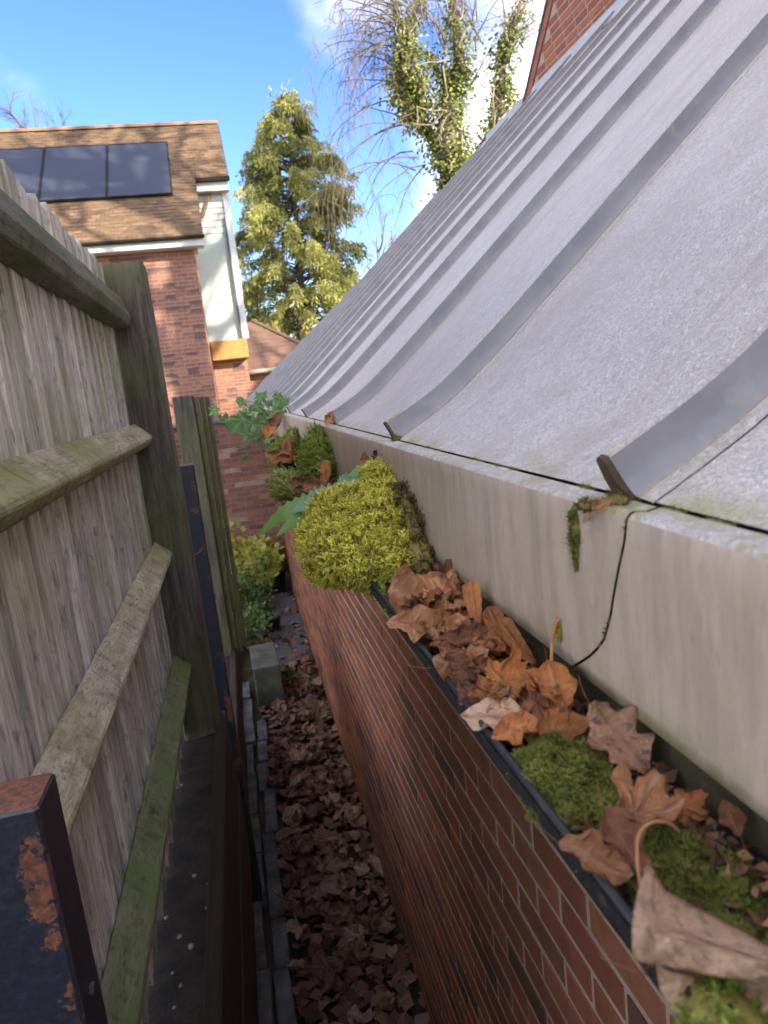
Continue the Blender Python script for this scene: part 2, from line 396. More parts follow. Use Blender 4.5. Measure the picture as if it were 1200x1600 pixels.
props(lumpy('flower_bed', -2.2, -0.30, 5.3, 10.8, 0.16, 16, 40, 0.03, SOIL, 6, skirt=-0.05), kind='structure')

# ================================================================== THE HOUSE THE CAMERA STANDS BESIDE
K = 0.38
def old(x, z): return (K * x, 2.75 + K * (z - 2.75))      # measured profile -> metres
PROF = [old(*p) for p in ((.74, 2.468), (.77, 2.483), (.80, 2.499), (.845, 2.522), (.889, 2.546), (.945, 2.577), (1.0, 2.611), (1.07, 2.659), (1.138, 2.712), (1.24, 2.794), (1.348, 2.884), (1.55, 3.06), (1.77, 3.252))]
SL = 0.886
def prof_to(xend):
    p = list(PROF); x0, z0 = p[-1]
    n = max(2, int((xend - x0) / 0.25) + 1)
    for i in range(1, n + 1):
        x = x0 + (xend - x0) * i / n; p.append((x, z0 + SL * (x - x0)))
    return [q for q in p if q[0] <= xend + 1e-6]
XW = 3.53
def zroof(x): return PROF[-1][1] + SL * (x - PROF[-1][0])
RIB_Y = [0.483 + 0.768 * i for i in range(-9, 20)]
def xend_at(y):
    yo = y / K
    if yo < 23.7: return XW
    if yo < 25.6: return 8.3 * K
    return K * (5.75 + (1.9 - 5.75) * (yo - 25.6) / (41 - 25.6))
annex = empty('annexe_roof', (0.28, 0, 2.64), 'pale grey fibreglass roof with upright ribs and flared eaves on the right', 'roof')
def loc_prof(b): 
    # shift from world to annexe-local coordinates
    b.v = [(x - 0.28, y, z - 2.64) for x, y, z in b.v]; return b
def nrm(pr, i):
    a, c = pr[max(i - 1, 0)], pr[min(i + 1, len(pr) - 1)]
    dx, dz = c[0] - a[0], c[1] - a[1]; L = math.hypot(dx, dz); return (-dz / L, dx / L)
def fine(pr):
    out = []
    for a, b_ in zip(pr[:-1], pr[1:]):
        n = 2 if a[0] < 0.7 else 1
        for k in range(n): out.append((a[0] + (b_[0] - a[0]) * k / n, a[1] + (b_[1] - a[1]) * k / n))
    out.append(pr[-1]); return out
wob = random.Random(12)
for i, y in enumerate(RIB_Y):
    xe = xend_at(y + 0.01)
    if xe < 0.5: break
    pr = fine(prof_to(xe))
    # rib: flange, web, rounded top, far side
    sec = [(-0.034, 0.0005), (-0.0335, 0.0018), (-0.0185, 0.0028), (-0.0150, 0.0034), (-0.0112, 0.0085), (-0.0088, 0.020), (-0.0072, 0.0372), (-0.0060, 0.0392), (0.0, 0.0398), (0.0045, 0.0388), (0.0068, 0.0355), (0.009, 0.02), (0.012, 0.006), (0.018, 0.0034), (0.029, 0.003), (0.0295, 0.0005)]
    rows = []
    for k, (px, pz) in enumerate(pr):
        nx, nz_ = nrm(pr, k); 
        rows.append([(px + nx * h, y + dy, pz + nz_ * h) for dy, h in sec])
    b = MB()
    for i0, i1, mi in ((0, 3, 1), (2, 4, 2), (3, 7, 0), (6, 11, 1), (10, 13, 0), (12, 16, 1)): b.grid([r0[i0:i1] for r0 in rows], mi, flip=True)  # web darkened, top paler: rib shading and edge highlight put into the colour
    b.poly(rows[-1])
    rib = loc_prof(b).build('rib', [RIB, GRP, SEAMDIRT], annex, True)
    # rib end cap: brown crumbling crust, darkened to paint in the hollow's shade
    nx, nz_ = nrm(pr, 0); tx, tz = nz_, -nx
    b = MB(); rr = []
    for q, s_ in enumerate((-0.0045, -0.001, 0.0)):
        rr.append([(pr[0][0] + nx * h * (1.02 if q == 0 else 1.0) + tx * s_ + wob.uniform(-.0008, .0008), y + dy * 0.96, pr[0][1] + nz_ * h + tz * s_ + wob.uniform(-.0006, .0006)) for dy, h in sec[3:13]])
    b.grid(rr); b.poly(rr[0])
    loc_prof(b).build('rib_end', RIBEND, rib)
    # roof sheet up to the next rib
    y0, y1 = y + 0.031, y + 0.768 - 0.0388
    rows = []
    for k, (px, pz) in enumerate(pr):
        nx, nz_ = nrm(pr, k)
        rows.append([(px + nx * (0.0022 + 0.0012 * math.sin(7 * (y0 + (y1 - y0) * j / 8) + 3 * px)), y0 + (y1 - y0) * j / 8, pz + nz_ * 0.0022) for j in range(9)])
    xe2 = xend_at(y + 0.4)
    b = MB(); b.grid(rows, flip=True)
    loc_prof(b).build('roof_sheet', GRP, annex, True)
# dark deck under the sheets (seen only through the joints)
b = MB(); pr = prof_to(XW); ys = [-6.7 + 0.4 * i for i in range(37)] 
pr = [(pr[0][0] - 0.012, pr[0][1] - 0.003)] + pr
b.grid([[(px + 0.003, y, pz - 0.006) for y in ys] for px, pz in pr], flip=True)
b.grid([[(px + 0.003, y, pz - 0.006) for y in (7.9, 9.2, 11, 13, 15.0)] for px, pz in prof_to(0.75)], flip=True)
loc_prof(b).build('deck', VOID, annex)
# eaves trim: long bent pieces with joints; the nearest one laps its neighbour along a curved edge
XF, ZF0, ZF1 = 0.251, 2.638, 2.492
curve = [(1048, 795), (1012, 815), (985, 838), (972, 900), (960, 965), (948, 1005), (925, 1028), (895, 1046)]
def trim_sec():
    s_ = [(PROF[0][0] - 0.0055, PROF[0][1] + 0.0008)]
    x1, z1 = XF + 0.006, ZF0 + 0.0045
    s_.append((PROF[0][0] - 0.014, PROF[0][1] - 0.0008))
    for a in (80, 55, 30, 10):
        s_.append((XF + 0.008 - 0.008 * math.cos(R(90 - a)) * 1.0 if False else XF + 0.008 * (1 - math.sin(R(90 - a))), ZF0 - 0.0025 + 0.008 * math.cos(R(90 - a))))
    for k in range(1, 13): s_.append((XF, ZF0 - 0.004 + (ZF1 - ZF0 + 0.004) * k / 12))
    s_.append((XF + 0.004, ZF1 - 0.001)); s_.append((XF + 0.03, ZF1 - 0.001))
    return s_
SEC = trim_sec()
def joint_y(z, x):
    # y of the curved lap at height z
    pts = []
    for q, (px, py) in enumerate(curve):
        p = onx(px, py, XF) if q >= 2 else onz(px, py, 2.642)
        pts.append((p[2] if q >= 2 else 2.642, p[1]))
    zs = [p[0] for p in pts[2:]]; ys_ = [p[1] for p in pts[2:]]
    return float(np.interp(z, zs[::-1], ys_[::-1]))
JTOP = joint_y(2.63, 0)
joints = [-6.6, -3.2, 'lap', 0.483 + 0.768 + 0.0, 2.03, 3.55, 6.6, 9.7, 12.2, 15.2]
for a, c in zip(joints[:-1], joints[1:]):
    rows = []
    off = 0.0016 if c == 'lap' else 0.0
    n = max(4, min(30, int(((c if c != 'lap' else 0.5) - (a if a != 'lap' else 0.5)) / 0.12)))
    for (x, z) in SEC:
        ja = joint_y(z, x) + 0.0060 if a == 'lap' else a + 0.0008
        jc = joint_y(z, x) if c == 'lap' else c - 0.0004
        rows.append([(x - off + 0.0012 * math.sin(5.1 * (ja + (jc - ja) * j / n) + 30 * z) * (1 if z < ZF0 - .01 else 0.2), ja + (jc - ja) * j / n, z + off * 0.4) for j in range(n + 1)])
    b = MB(); b.grid(rows[:5], 1); b.grid(rows[4:], 0); loc_prof(b).build('eaves_trim', [FASCIA, GRP], annex, True)  # front darker than the top strip: its shade is put into the colour
b = MB(); b.box(XF + 0.0135, -6.6, 2.385, XF + 0.030, 15.1, ZF0 - 0.008); loc_prof(b).build('backing_board', VOID, annex)  # added dark board, deepened to stop sun leaking through the eaves
b = MB(); b.box(XF + 0.031, -6.6, 2.385, 0.46, 10.9, 2.415); loc_prof(b).build('soffit', m_plain('soffit_dark', (0.10, 0.085, 0.07), (0.14, 0.12, 0.10), 5), annex)

# ---- gutter
gut = empty('gutter', (0.163, 0, 2.40), 'black box gutter packed with leaves and moss under the eaves', 'gutter')
GZ = 2.462
_gc, _gr = 0.2105, 0.0455
sec = [(_gc + _gr * math.cos(R(q)), GZ - 0.006 + 1.1 * _gr * math.sin(R(q))) for q in range(0, -181, -15)]
sec_o = [(_gc + (_gr + 0.0028) * math.cos(R(q)), GZ - 0.006 + (1.1 * _gr + 0.0028) * math.sin(R(q))) for q in range(-180, 1, 15)]
ring = sec + sec_o
b = MB(); b.grid([[(x - 0.163, y, z - 2.40) for x, z in ring] for y in (-0.6, 1.2, 3.1, 5.2)], close=True)
b.poly([(x - 0.163, 5.2, z - 2.40) for x, z in ring]); b.build('trough', BLACK, gut)
b = MB(); ys = [-0.6 + 0.12 * i for i in range(49)]
b.tube([(0.0 + 0.0008 * math.sin(3 * y), y, GZ - 2.40) for y in ys], 0.0032, 8); b.build('rim', BLACK, gut, True)
b = MB(); b.grid([[(0.1585 - 0.163 - 0.0016 * q, y, GZ - 2.40 - z) for z in (0.006, 0.02, 0.032)] for q, y in ((0, 2.0), (1, 2.02), (1, 2.07), (0, 2.09))]); b.build('bracket', BLACK, gut)

# ---- brick wall under the eaves
def brick_mesh(name, L, Hh, D, mat, ch=0.0016):
    # front face towards -Y in local space, centred
    b = MB(); x, z = L / 2, Hh / 2
    fr = [(-x + ch, 0, -z + ch), (x - ch, 0, -z + ch), (x - ch, 0, z - ch), (-x + ch, 0, z - ch)]
    md = [(-x, ch, -z), (x, ch, -z), (x, ch, z), (-x, ch, z)]
    bk = [(-x, D, -z), (x, D, -z), (x, D, z), (-x, D, z)]
    b.grid([fr, md, bk], close=True, flip=True); b.f.append((0, 1, 2, 3)); b.mi.append(0)
    return b.mesh(name, mat)
wall = empty('brick_wall', (0.45, 0, 0), 'long dark red brick side wall below the gutter', 'wall')
b = MB(); b.box(0.0022, -6.6, -0.05, 0.22, 10.95, 2.40); b.build('mortar', MORTAR, wall)
BM = brick_mesh('brick', 0.212, 0.0615, 0.05, BRICK_LOW)
cand = []
ncourse = 32
for c in range(ncourse):
    z = 1.888 - 0.0375 + 0.075 * (6 - c)
    if z < 0.03 or z > 2.38: continue
    y = -1.4 + (0.1125 if c % 2 else 0)
    while y < 10.85:
        px, py, d = proj((0.45, y, z))
        a = proj((0.45, y - .1, z)); e = proj((0.45, y + .1, z)); t_ = proj((0.45, y, z + .035)); u_ = proj((0.45, y, z - .035))
        area = abs((a[0] - e[0]) * (t_[1] - u_[1]) - (a[1] - e[1]) * (t_[0] - u_[0]))
        vis = d > 0.05 and -20 < px < 1220 and -20 < py < 1640 and (2.75 - z) > 0.77
        cand.append((area if vis else 0, y, z)); y += 0.225
cand.sort(key=lambda t_: -t_[0])
br = random.Random(5); rest = MB()
for k, (ar, y, z) in enumerate(cand):
    dx = br.uniform(-0.0012, 0.0008); dz = br.uniform(-.0015, .0015); ry = br.uniform(-.006, .006)
    if k < 295:
        link('brick', BM, wall, (dx, y, z + dz), (ry, 0, -math.pi / 2))
    else:
        rest.box(dx, y - .106, z - .0308, 0.04, y + .106, z + .0308)
props(rest.build('bricks', m_brick('brick_red_brown_far', [(0.29, 0.10, 0.052), (0.33, 0.12, 0.06), (0.25, 0.088, 0.048), (0.32, 0.112, 0.05), (0.13, 0.068, 0.046), (0.34, 0.135, 0.068)], obj_rand=False, grime=0.35), wall), kind='stuff')

# ---- upper brick wall above the roof
upper = empty('upper_brick_wall', (XW, 0, 5.4), 'orange brick wall rising above the ribbed roof at top right', 'wall')
ptop = onx(857, 0, XW); pbot = onx(818, 168, XW)
def yedge(z): return float(pbot[1] + (ptop[1] - pbot[1]) * (z - pbot[2]) / (ptop[2] - pbot[2]))
ZT = 7.0
BR_UP = m_brick('brick_orange', [(0.34, 0.115, 0.06), (0.38, 0.14, 0.07), (0.30, 0.10, 0.06), (0.36, 0.125, 0.06), (0.27, 0.10, 0.07)])
b = MB()
zb = 4.9
pts = [(0.004, -7, zb - 5.4), (0.004, yedge(zb), zb - 5.4), (0.004, yedge(ZT), ZT - 5.4), (0.004, -7, ZT - 5.4)]
b.poly(pts[::-1]); bk = [(0.25, p[1], p[2]) for p in pts]; b.poly(bk)
for i in range(4): j = (i + 1) % 4; b.poly([pts[i], pts[j], bk[j], bk[i]])
b.build('mortar', m_plain('mortar_pink', (0.46, 0.35, 0.30), (0.38, 0.28, 0.24), 20, 0.95, 0.3), upper)
BU = brick_mesh('brick', 0.206, 0.058, 0.06, BR_UP); restu = MB()
c = 0; z = 5.2
while z < ZT - 0.04:
    y = yedge(z) - 0.27 - (0.1125 if c % 2 else 0)
    while y > -6.9:
        px, py, d = proj((XW, y, z))
        if 800 < px < 1100 and -40 < py < 190 and z > 5.35: link('brick', BU, upper, (br.uniform(-.002, .002), y, z - 5.4), (0, 0, -math.pi / 2))
        elif y > -2.5 or (y > -13): restu.box(0, y - .1065, z - 5.432, 0.05, y + .1065, z - 5.368)
        y -= 0.225
    z += 0.075; c += 1
props(restu.build('bricks', m_brick('brick_orange_far', [(0.34, 0.115, 0.06), (0.38, 0.14, 0.07), (0.30, 0.10, 0.06)], obj_rand=False), upper), kind='stuff')
TERR = m_plain('terracotta', (0.27, 0.095, 0.06), (0.33, 0.13, 0.08), 9, 0.7, 0.2)
b = MB()
for k in range(24):
    z0 = 5.15 + 0.16 * k; z1 = z0 + 0.155
    y0, y1 = yedge(z0), yedge(z1)
    q = [(-0.012, y0 - 0.155, z0 - 5.4), (-0.012, y0 - 0.02, z0 - 5.4), (-0.012, y1 - 0.02, z1 - 5.4), (-0.012, y1 - 0.155, z1 - 5.4)]
    qb = [(0.2, p[1], p[2]) for p in q]
    bb = MB(); bb.poly(q[::-1]); bb.poly(qb)
    for i in range(4): j = (i + 1) % 4; bb.poly([q[i], q[j], qb[j], qb[i]])
    if z0 < 7.6: bevel(bb.build('corner_tile', TERR, upper), 0.004)
q = [(-0.02, yedge(zb) - 0.018, zb - 5.4), (-0.02, yedge(zb) + 0.03, zb - 5.4), (-0.02, yedge(ZT) + 0.03, ZT - 5.4), (-0.02, yedge(ZT) - 0.018, ZT - 5.4)]
qb = [(0.24, p[1], p[2]) for p in q]; bb = MB(); bb.poly(q[::-1]); bb.poly(qb)
for i in range(4): j = (i + 1) % 4; bb.poly([q[i], q[j], qb[j], qb[i]])
bb.build('edge_strip', m_plain('lead_dark', (0.05, 0.05, 0.045), (0.10, 0.09, 0.08), 9), upper)
# flashing where the roof meets the wall
b = MB(); zt = zroof(XW)
b.grid([[(XW - 0.006 - 5e-4, y, zt + 0.09), (XW - 0.012, y, zt + 0.02), (XW - 0.14, y, zt - 0.14 * SL + 0.016)] for y in (-6.6, 3, 6, 8.9)])
loc_prof(b).build('flashing', m_plain('flashing_grey', (0.40, 0.42, 0.46), (0.48, 0.50, 0.53), 5, 0.5), annex)

# ================================================================== FENCE ON THE LEFT
FX = -0.345
fence = empty('close_board_fence', (FX, 0.8, 1.6), 'tall weathered grey board fence with green algae and angled rails on the left', 'fence')
fr_ = random.Random(21)
y = 0.80; k = 0
while y < 2.475:
    wd = fr_.uniform(0.088, 0.104); y1 = min(y + wd, 2.492)
    t0, t1 = 0.006, 0.0175
    top = 3.205 + fr_.uniform(-0.006, 0.006) - 0.02 * (2.5 - y) * 0; bot = 1.59
    tw = fr_.uniform(-0.004, 0.004)
    rows = []
    for i in range(9):
        z = bot + (top - bot) * i / 8; wv = tw * (i / 8 - 0.5) + 0.0016 * math.sin(3 * z + k)
        xa = fr_.uniform(-.0006, .0006)
        sec = [(-0.004, y + 0.002), (t1 - 0.002, y + 0.002), (t1, y + 0.005), (t1 - 0.004, y + wd * 0.35), (t0 + 0.005, y + wd * 0.7), (t0 + 0.001, y1 + 0.008), (-0.004, y1 + 0.008)]
        rows.append([(a + wv + xa, c - 0.8, z - 1.6) for a, c in sec])
    b = MB(); b.grid(rows, close=True, flip=True); b.poly(rows[-1][::-1]); b.poly(rows[0])
    b.build('board', WOOD, fence); y = y1; k += 1
RAILM = [m_wood('wood_rail_top', (0.19, 0.17, 0.11), (0.10, 0.092, 0.06), (0.085, 0.095, 0.032), 0.8, (6, 0.8, 6), scale=6),
         WOOD_RAIL,
         m_wood('wood_rail_pale', (0.56, 0.50, 0.35), (0.34, 0.30, 0.20), (0.24, 0.24, 0.09), 0.5, (7, 1.4, 7), scale=7),
         m_wood('wood_rail_mossy', (0.22, 0.23, 0.12), (0.13, 0.15, 0.07), (0.13, 0.18, 0.05), 0.9, (6, 1.2, 6), scale=6)]
for q, (zr, hh, px_) in enumerate(((3.055, 0.052, 0.054), (2.652, 0.046, 0.056), (2.247, 0.046, 0.056), (1.835, 0.046, 0.056))):
    rows = []
    for i in range(15):
        yy = 0.83 + (2.50 - 0.83) * i / 14
        j_ = lambda: fr_.uniform(-.0012, .0012)
        x0 = 0.0172
        if q == 0: sec = [(x0, zr + hh), (x0 + 0.030, zr + hh), (x0 + px_, zr - hh * 0.2), (x0 + px_ - .01, zr - hh * 0.75), (x0, zr - hh)]
        else: sec = [(x0, zr + hh * 1.05), (x0 + 0.006, zr + hh * 1.05), (x0 + px_ - 0.003, zr + 0.006), (x0 + px_, zr - 0.004), (x0 + px_ - 0.012, zr - hh * 0.5), (x0, zr - hh)]
        rows.append([(a + j_(), yy - 0.8, z - 1.6 + j_()) for a, z in sec])
    b = MB(); b.grid(rows, close=True, flip=True); b.poly(rows[0]); b.poly(rows[-1][::-1])
    bevel(b.build('rail', RAILM[q], fence), 0.003)
# timber post at the end of the boards
def post(name, x0, x1, y0, y1, z0, z1, mat, label, parent=None, slope=0.0, jit=0.002, seed=1):
    r_ = random.Random(seed); b = MB(); cx, cy = (x0 + x1) / 2, (y0 + y1) / 2
    ch = min(0.008, (x1 - x0) * 0.12); rows = []
    n = 12
    for i in range(n + 1):
        z = z0 + (z1 - z0) * i / n; s_ = 1.0 if i < n else 0.985
        sec = [(x0 + ch, y0), (x1 - ch, y0), (x1, y0 + ch), (x1, y1 - ch), (x1 - ch, y1), (x0 + ch, y1), (x0, y1 - ch), (x0, y0 + ch)]
        rows.append([((x - cx) * s_ + r_.uniform(-jit, jit) * .6, (y_ - cy) * s_ + r_.uniform(-jit, jit) * .6, z - z0 + (slope * (x - cx) if i == n else 0)) for x, y_ in sec])
    b.grid(rows, close=True, flip=False); b.poly(rows[-1]); b.poly(rows[0][::-1])
    o = b.build(name, mat, parent, loc=(cx, cy, z0))
    if label: props(o, label, 'post')
    return o
props(post('fence_post', -0.342, -0.212, 2.50, 2.63, 1.50, 3.213, WOOD_POST, 'thick dark timber post at the end of the near fence boards', slope=0.02, seed=3), group=None)
post('fence_post', -0.344, -0.222, 4.50, 4.62, 0.9, 2.792, WOOD_POST, 'second dark timber post, farther along behind the steel stake', slope=-0.03, seed=5)
slats = empty('slatted_panel', (-0.2, 4.55, 1.1), 'narrow dark upright slats beside the farther timber post', 'fence panel')
SLAT = m_wood('wood_slat', (0.13, 0.115, 0.065), (0.07, 0.065, 0.04), (0.12, 0.13, 0.04), 0.6, (10, 10, 0.8))
for q, (xa, xb, yy, zt_) in enumerate(((-0.220, -0.190, 4.56, 2.785), (-0.188, -0.160, 4.60, 2.78), (-0.158, -0.130, 4.66, 2.775))):
    b = MB(); b.box(xa + 0.2, yy - 4.55, 0.0, xb + 0.2, yy - 4.55 + 0.04, zt_ - 1.1); bevel(b.build('slat', SLAT, slats), 0.003)
# steel posts
def steel(x0, x1, y0, y1, z0, z1, label, seed):
    e = empty('steel_post', (x1, y0, z0), label, 'post')
    b = MB(); ch = 0.004; rows = []
    for z in (z0, (z0 + z1) / 2, z1 - 0.003, z1):
        s_ = 0.0 if z < z1 else 0.0025
        sec = [(x0 + ch + s_, y0 + s_), (x1 - ch - s_, y0 + s_), (x1 - s_, y0 + ch + s_), (x1 - s_, y1 - ch - s_), (x1 - ch - s_, y1 - s_), (x0 + ch + s_, y1 - s_), (x0 + s_, y1 - ch - s_), (x0 + s_, y0 + ch + s_)]
        rows.append([(x - x1, yy - y0, z - z0) for x, yy in sec])
    b.grid(rows, close=True); b.build('tube', STEEL, e)
    b = MB(); b.poly(rows[-1]); b.build('cap', STEEL, e)
    for zz in (0.25, 0.55):
        b = MB(); zc = z1 - z0 - zz
        b.tube([(-0.001, (y1 - y0) / 2, zc), (0.005, (y1 - y0) / 2, zc)], 0.007, 6); b.build('bolt', STEEL, e)
    return e
steel(-0.345 + 0.008, -0.25, 0.722, 0.797, 1.35, 2.366, 'short rusty dark steel post in the bottom left corner', 1)
steel(-0.237, -0.182, 2.90, 2.955, 0.55, 2.51, 'slim blue black steel stake behind the timber post', 2)

# retaining boards beside the path
ret = empty('retaining_wall', (-0.2, 0, 0), 'low dark timber retaining wall below the fence', 'retaining wall')
RB = m_wood('wood_brown_sleeper', (0.055, 0.034, 0.024), (0.03, 0.02, 0.015), (0.02, 0.022, 0.011), 0.5, (8, 0.8, 8))
for a, c in ((-1.4, 0.9), (0.905, 2.64)):
    for q, (z0, z1) in enumerate(((1.275, 1.585), (0.96, 1.27), (0.64, 0.955), (0.32, 0.635), (0.0, 0.315))):
        st_ = -0.085 if q > 1 else 0; b = MB(); b.box(-0.030 + st_, a, z0, 0.010 + 0.003 * (q % 2) + st_, c, z1); bevel(b.build('sleeper', RB, ret), 0.006)
for a, c in ((2.65, 5.29),):
    for q, (z0, z1) in enumerate(((0.86, 1.15), (0.575, 0.855), (0.29, 0.57), (0.0, 0.285))):
        st_ = -0.085 if q > 0 else -0.01; b = MB(); b.box(-0.03 + st_, a, z0, 0.008 + 0.003 * (q % 2) + st_, c, z1); bevel(b.build('sleeper', RB, ret), 0.006)
# pebbles on the dark soil
pr_ = random.Random(8); PEB = m_plain('pebble', (0.30, 0.28, 0.25), (0.20, 0.19, 0.17), 30, 0.8)
def pebble_mesh(seed):
    r_ = random.Random(seed); b = MB(); rows = []
    for i in range(5):
        th = math.pi * (0.08 + 0.84 * i / 4)
        rows.append([(math.sin(th) * math.cos(2 * math.pi * k / 8) * r_.uniform(.85, 1.1), math.sin(th) * math.sin(2 * math.pi * k / 8) * r_.uniform(.85, 1.1), math.cos(th) * 0.6) for k in range(8)])
    b.grid(rows, close=True); b.poly(rows[0][::-1]); b.poly(rows[-1]); return b.mesh('pebble', PEB, True)
PM = [pebble_mesh(i) for i in range(3)]
for q in range(12):
    px = pr_.uniform(255, 330); py = pr_.uniform(1180, 1590); p = onz(px, py, 1.568)
    if p[0] > -0.225: continue
    s_ = pr_.uniform(0.004, 0.010)
    o = link('pebble', PM[q % 3], None, tuple(p), (0, 0, pr_.uniform(0, 6)), (s_, s_ * .8, s_))
    props(o, 'small pale pebble on the dark soil below the fence', 'pebble', 'pebbles on the dark soil')

# concrete edging, block and slabs
CONC = m_plain('concrete_blue_grey', (0.19, 0.21, 0.215), (0.055, 0.065, 0.05), 6, 0.85, 0.6)
er = random.Random(31); n = 0
rowlab = {0: 'worn concrete edging stone in the row nearer the fence', 1: 'worn concrete edging stone in the row nearer the leafy path'}
for row, (xa, xb, zt_) in enumerate(((-0.300, -0.215, 0.085), (-0.190, -0.112, 0.055))):
    y = 1.9 + 0.2 * row
    while y < (6.3 if row == 0 else 5.7):
        L = er.uniform(0.32, 0.55); b = MB(); hx = (xb - xa) / 2; zz = zt_ + er.uniform(-0.012, 0.012)
        b.box(-hx, 0.006, -0.03, hx, L - 0.006, zz)
        o = b.build('edging_stone', CONC, None, loc=((xa + xb) / 2 + er.uniform(-.012, .012), y, 0), rot=(er.uniform(-.02, .02), er.uniform(-.05, .05), er.uniform(-.03, .03)))
        bevel(o, 0.008, 2); props(o, rowlab[row], 'kerb', 'edging stones nearer the fence' if row == 0 else 'edging stones nearer the path'); y += L
b = MB(); b.box(-0.125, 0, -0.03, 0.115, 0.62, 0.40)
o = b.build('concrete_block', m_plain('mossy_concrete', (0.12, 0.128, 0.105), (0.055, 0.065, 0.04), 7, 0.9, 0.6), None, loc=(-0.03, 6.05, 0), rot=(0, 0, 0.03)); bevel(o, 0.012, 2)
props(o, 'square grey concrete block standing at the end of the edging', 'block')
SLAB = m_plain('paving_slate', (0.085, 0.095, 0.105), (0.06, 0.068, 0.075), 7, 0.75, 0.3)
slabs = empty('paving', (0.2, 8, 0.0), kind='structure')
for q, (xa, xb, ya, yb) in enumerate(((0.05, 0.44, 6.95, 7.75), (0.06, 0.45, 7.77, 8.55), (0.04, 0.44, 8.57, 9.35), (0.05, 0.45, 9.37, 10.1), (-0.3, 0.02, 8.0, 8.7), (-0.32, 0.02, 8.75, 9.5))):
    b = MB(); b.box(xa - 0.2, ya - 8, 0.0, xb - 0.2, yb - 8, 0.045 + 0.004 * (q % 3)); bevel(b.build('slab', SLAB, slabs), 0.006)


def part(b, name, mat, parent, smooth=False):
    lx, ly, lz = parent.matrix_world.translation if parent.parent is None and False else world_loc(parent)
    b.v = [(x - lx, y - ly, z - lz) for x, y, z in b.v]
    return b.build(name, mat, parent, smooth)
def world_loc(o):
    p = Vector(o.location)
    while o.parent is not None: o = o.parent; p += Vector(o.location)
    return p

# ================================================================== GARDEN WALL AT THE END OF THE PATH
EY = 10.8
gw = empty('garden_wall', (0.3, EY, 0), 'mottled brick garden wall with slate coping at the end of the path', 'wall')
b = MB(); b.box(-4.5, EY + 0.006, -0.05, 2.6, EY + 0.22, 2.40); part(b, 'mortar', m_plain('mortar_grey', (0.30, 0.24, 0.20), (0.24, 0.19, 0.15), 15, 0.95, 0.3), gw)
GB = m_brick('brick_mottled', [(0.26, 0.115, 0.08), (0.31, 0.14, 0.09), (0.22, 0.10, 0.075), (0.34, 0.17, 0.11), (0.155, 0.075, 0.065), (0.28, 0.13, 0.10), (0.38, 0.26, 0.19), (0.24, 0.095, 0.065)])
GM = brick_mesh('brick', 0.213, 0.064, 0.06, GB); restg = MB()
for c in range(32):
    z = 0.04 + 0.075 * c
    if z > 2.38: break
    x = -4.4 + (0.1125 if c % 2 else 0)
    while x < 2.5:
        px, py, d = proj((x, EY, z))
        if 335 < px < 500 and 640 < py < 900: link('brick', GM, gw, (x - 0.3, br.uniform(-.003, .003), z))
        else: restg.box(x - .1065, EY, z - .032, x + .1065, EY + 0.05, z + .032)
        x += 0.225
props(part(restg, 'bricks', m_brick('brick_mottled_rest', [(0.26, 0.115, 0.08), (0.31, 0.14, 0.09), (0.22, 0.10, 0.075), (0.155, 0.075, 0.065)], obj_rand=False), gw), kind='stuff')
cx = -4.5
while cx < 2.6:
    b = MB(); b.box(cx, EY - 0.05, 2.405, min(cx + 0.596, 2.6), EY + 0.27, 2.462); bevel(part(b, 'coping', m_plain('coping_slate', (0.17, 0.18, 0.20), (0.12, 0.125, 0.14), 6) if 'coping_slate' not in bpy.data.materials else bpy.data.materials['coping_slate'], gw), 0.008); cx += 0.6

# ================================================================== NEIGHBOUR'S HOUSE
HY = 15.0; EYV = 14.65; EZ = 5.881; TP = math.tan(R(42))
house = empty('neighbour_house', (-3, HY, 0), 'brick house with brown tiled roof and white side bay behind the fence', 'house')
HB = MT('brick_house_far')
_p = HB.pos(); _sx = HB.xyz(_p); _cmb = HB.n('ShaderNodeCombineXYZ')
HB.L.new(_sx[0], _cmb.inputs[0]); HB.L.new(_sx[2], _cmb.inputs[1])
_bt = HB.n('ShaderNodeTexBrick'); HB.L.new(_cmb.outputs[0], _bt.inputs['Vector'])
for k_, v_ in (('Scale', 1.0), ('Mortar Size', 0.006), ('Brick Width', 0.225), ('Row Height', 0.075), ('Bias', -0.2)): _bt.inputs[k_].default_value = v_
_bt.inputs['Color1'].default_value = (0.30, 0.135, 0.09, 1); _bt.inputs['Color2'].default_value = (0.23, 0.105, 0.078, 1); _bt.inputs['Mortar'].default_value = (0.38, 0.27, 0.20, 1)
_vr = HB.n('ShaderNodeTexVoronoi'); _vm = HB.n('ShaderNodeVectorMath', operation='MULTIPLY'); HB.L.new(_cmb.outputs[0], _vm.inputs[0]); _vm.inputs[1].default_value = (4.4, 13.3, 1)
HB.L.new(_vm.outputs[0], _vr.inputs['Vector']); _vr.inputs['Scale'].default_value = 1.0; _vr.inputs['Randomness'].default_value = 0.35
_sp = HB.n('ShaderNodeSeparateColor'); HB.L.new(_vr.outputs['Color'], _sp.inputs[0])
_c = HB.mix(HB.rng(_sp.outputs[0], 0.86, 0.88, 0, 0.75), _bt.outputs['Color'], (0.10, 0.07, 0.075))
_c = HB.mix(HB.rng(_sp.outputs[1], 0.8, 0.9, 0, 0.5), _c, (0.44, 0.22, 0.13))
HB.bump(_bt.outputs['Fac'], -0.3, 0.01); HOUSEB = HB.done(_c, 0.85, 0.3)
WHITE = m_plain('white_paint', (0.72, 0.72, 0.68), (0.62, 0.63, 0.58), 4, 0.6, 0.1)
MINT = m_plain('pale_render', (0.58, 0.66, 0.58), (0.52, 0.60, 0.53), 2.5, 0.8, 0.15)
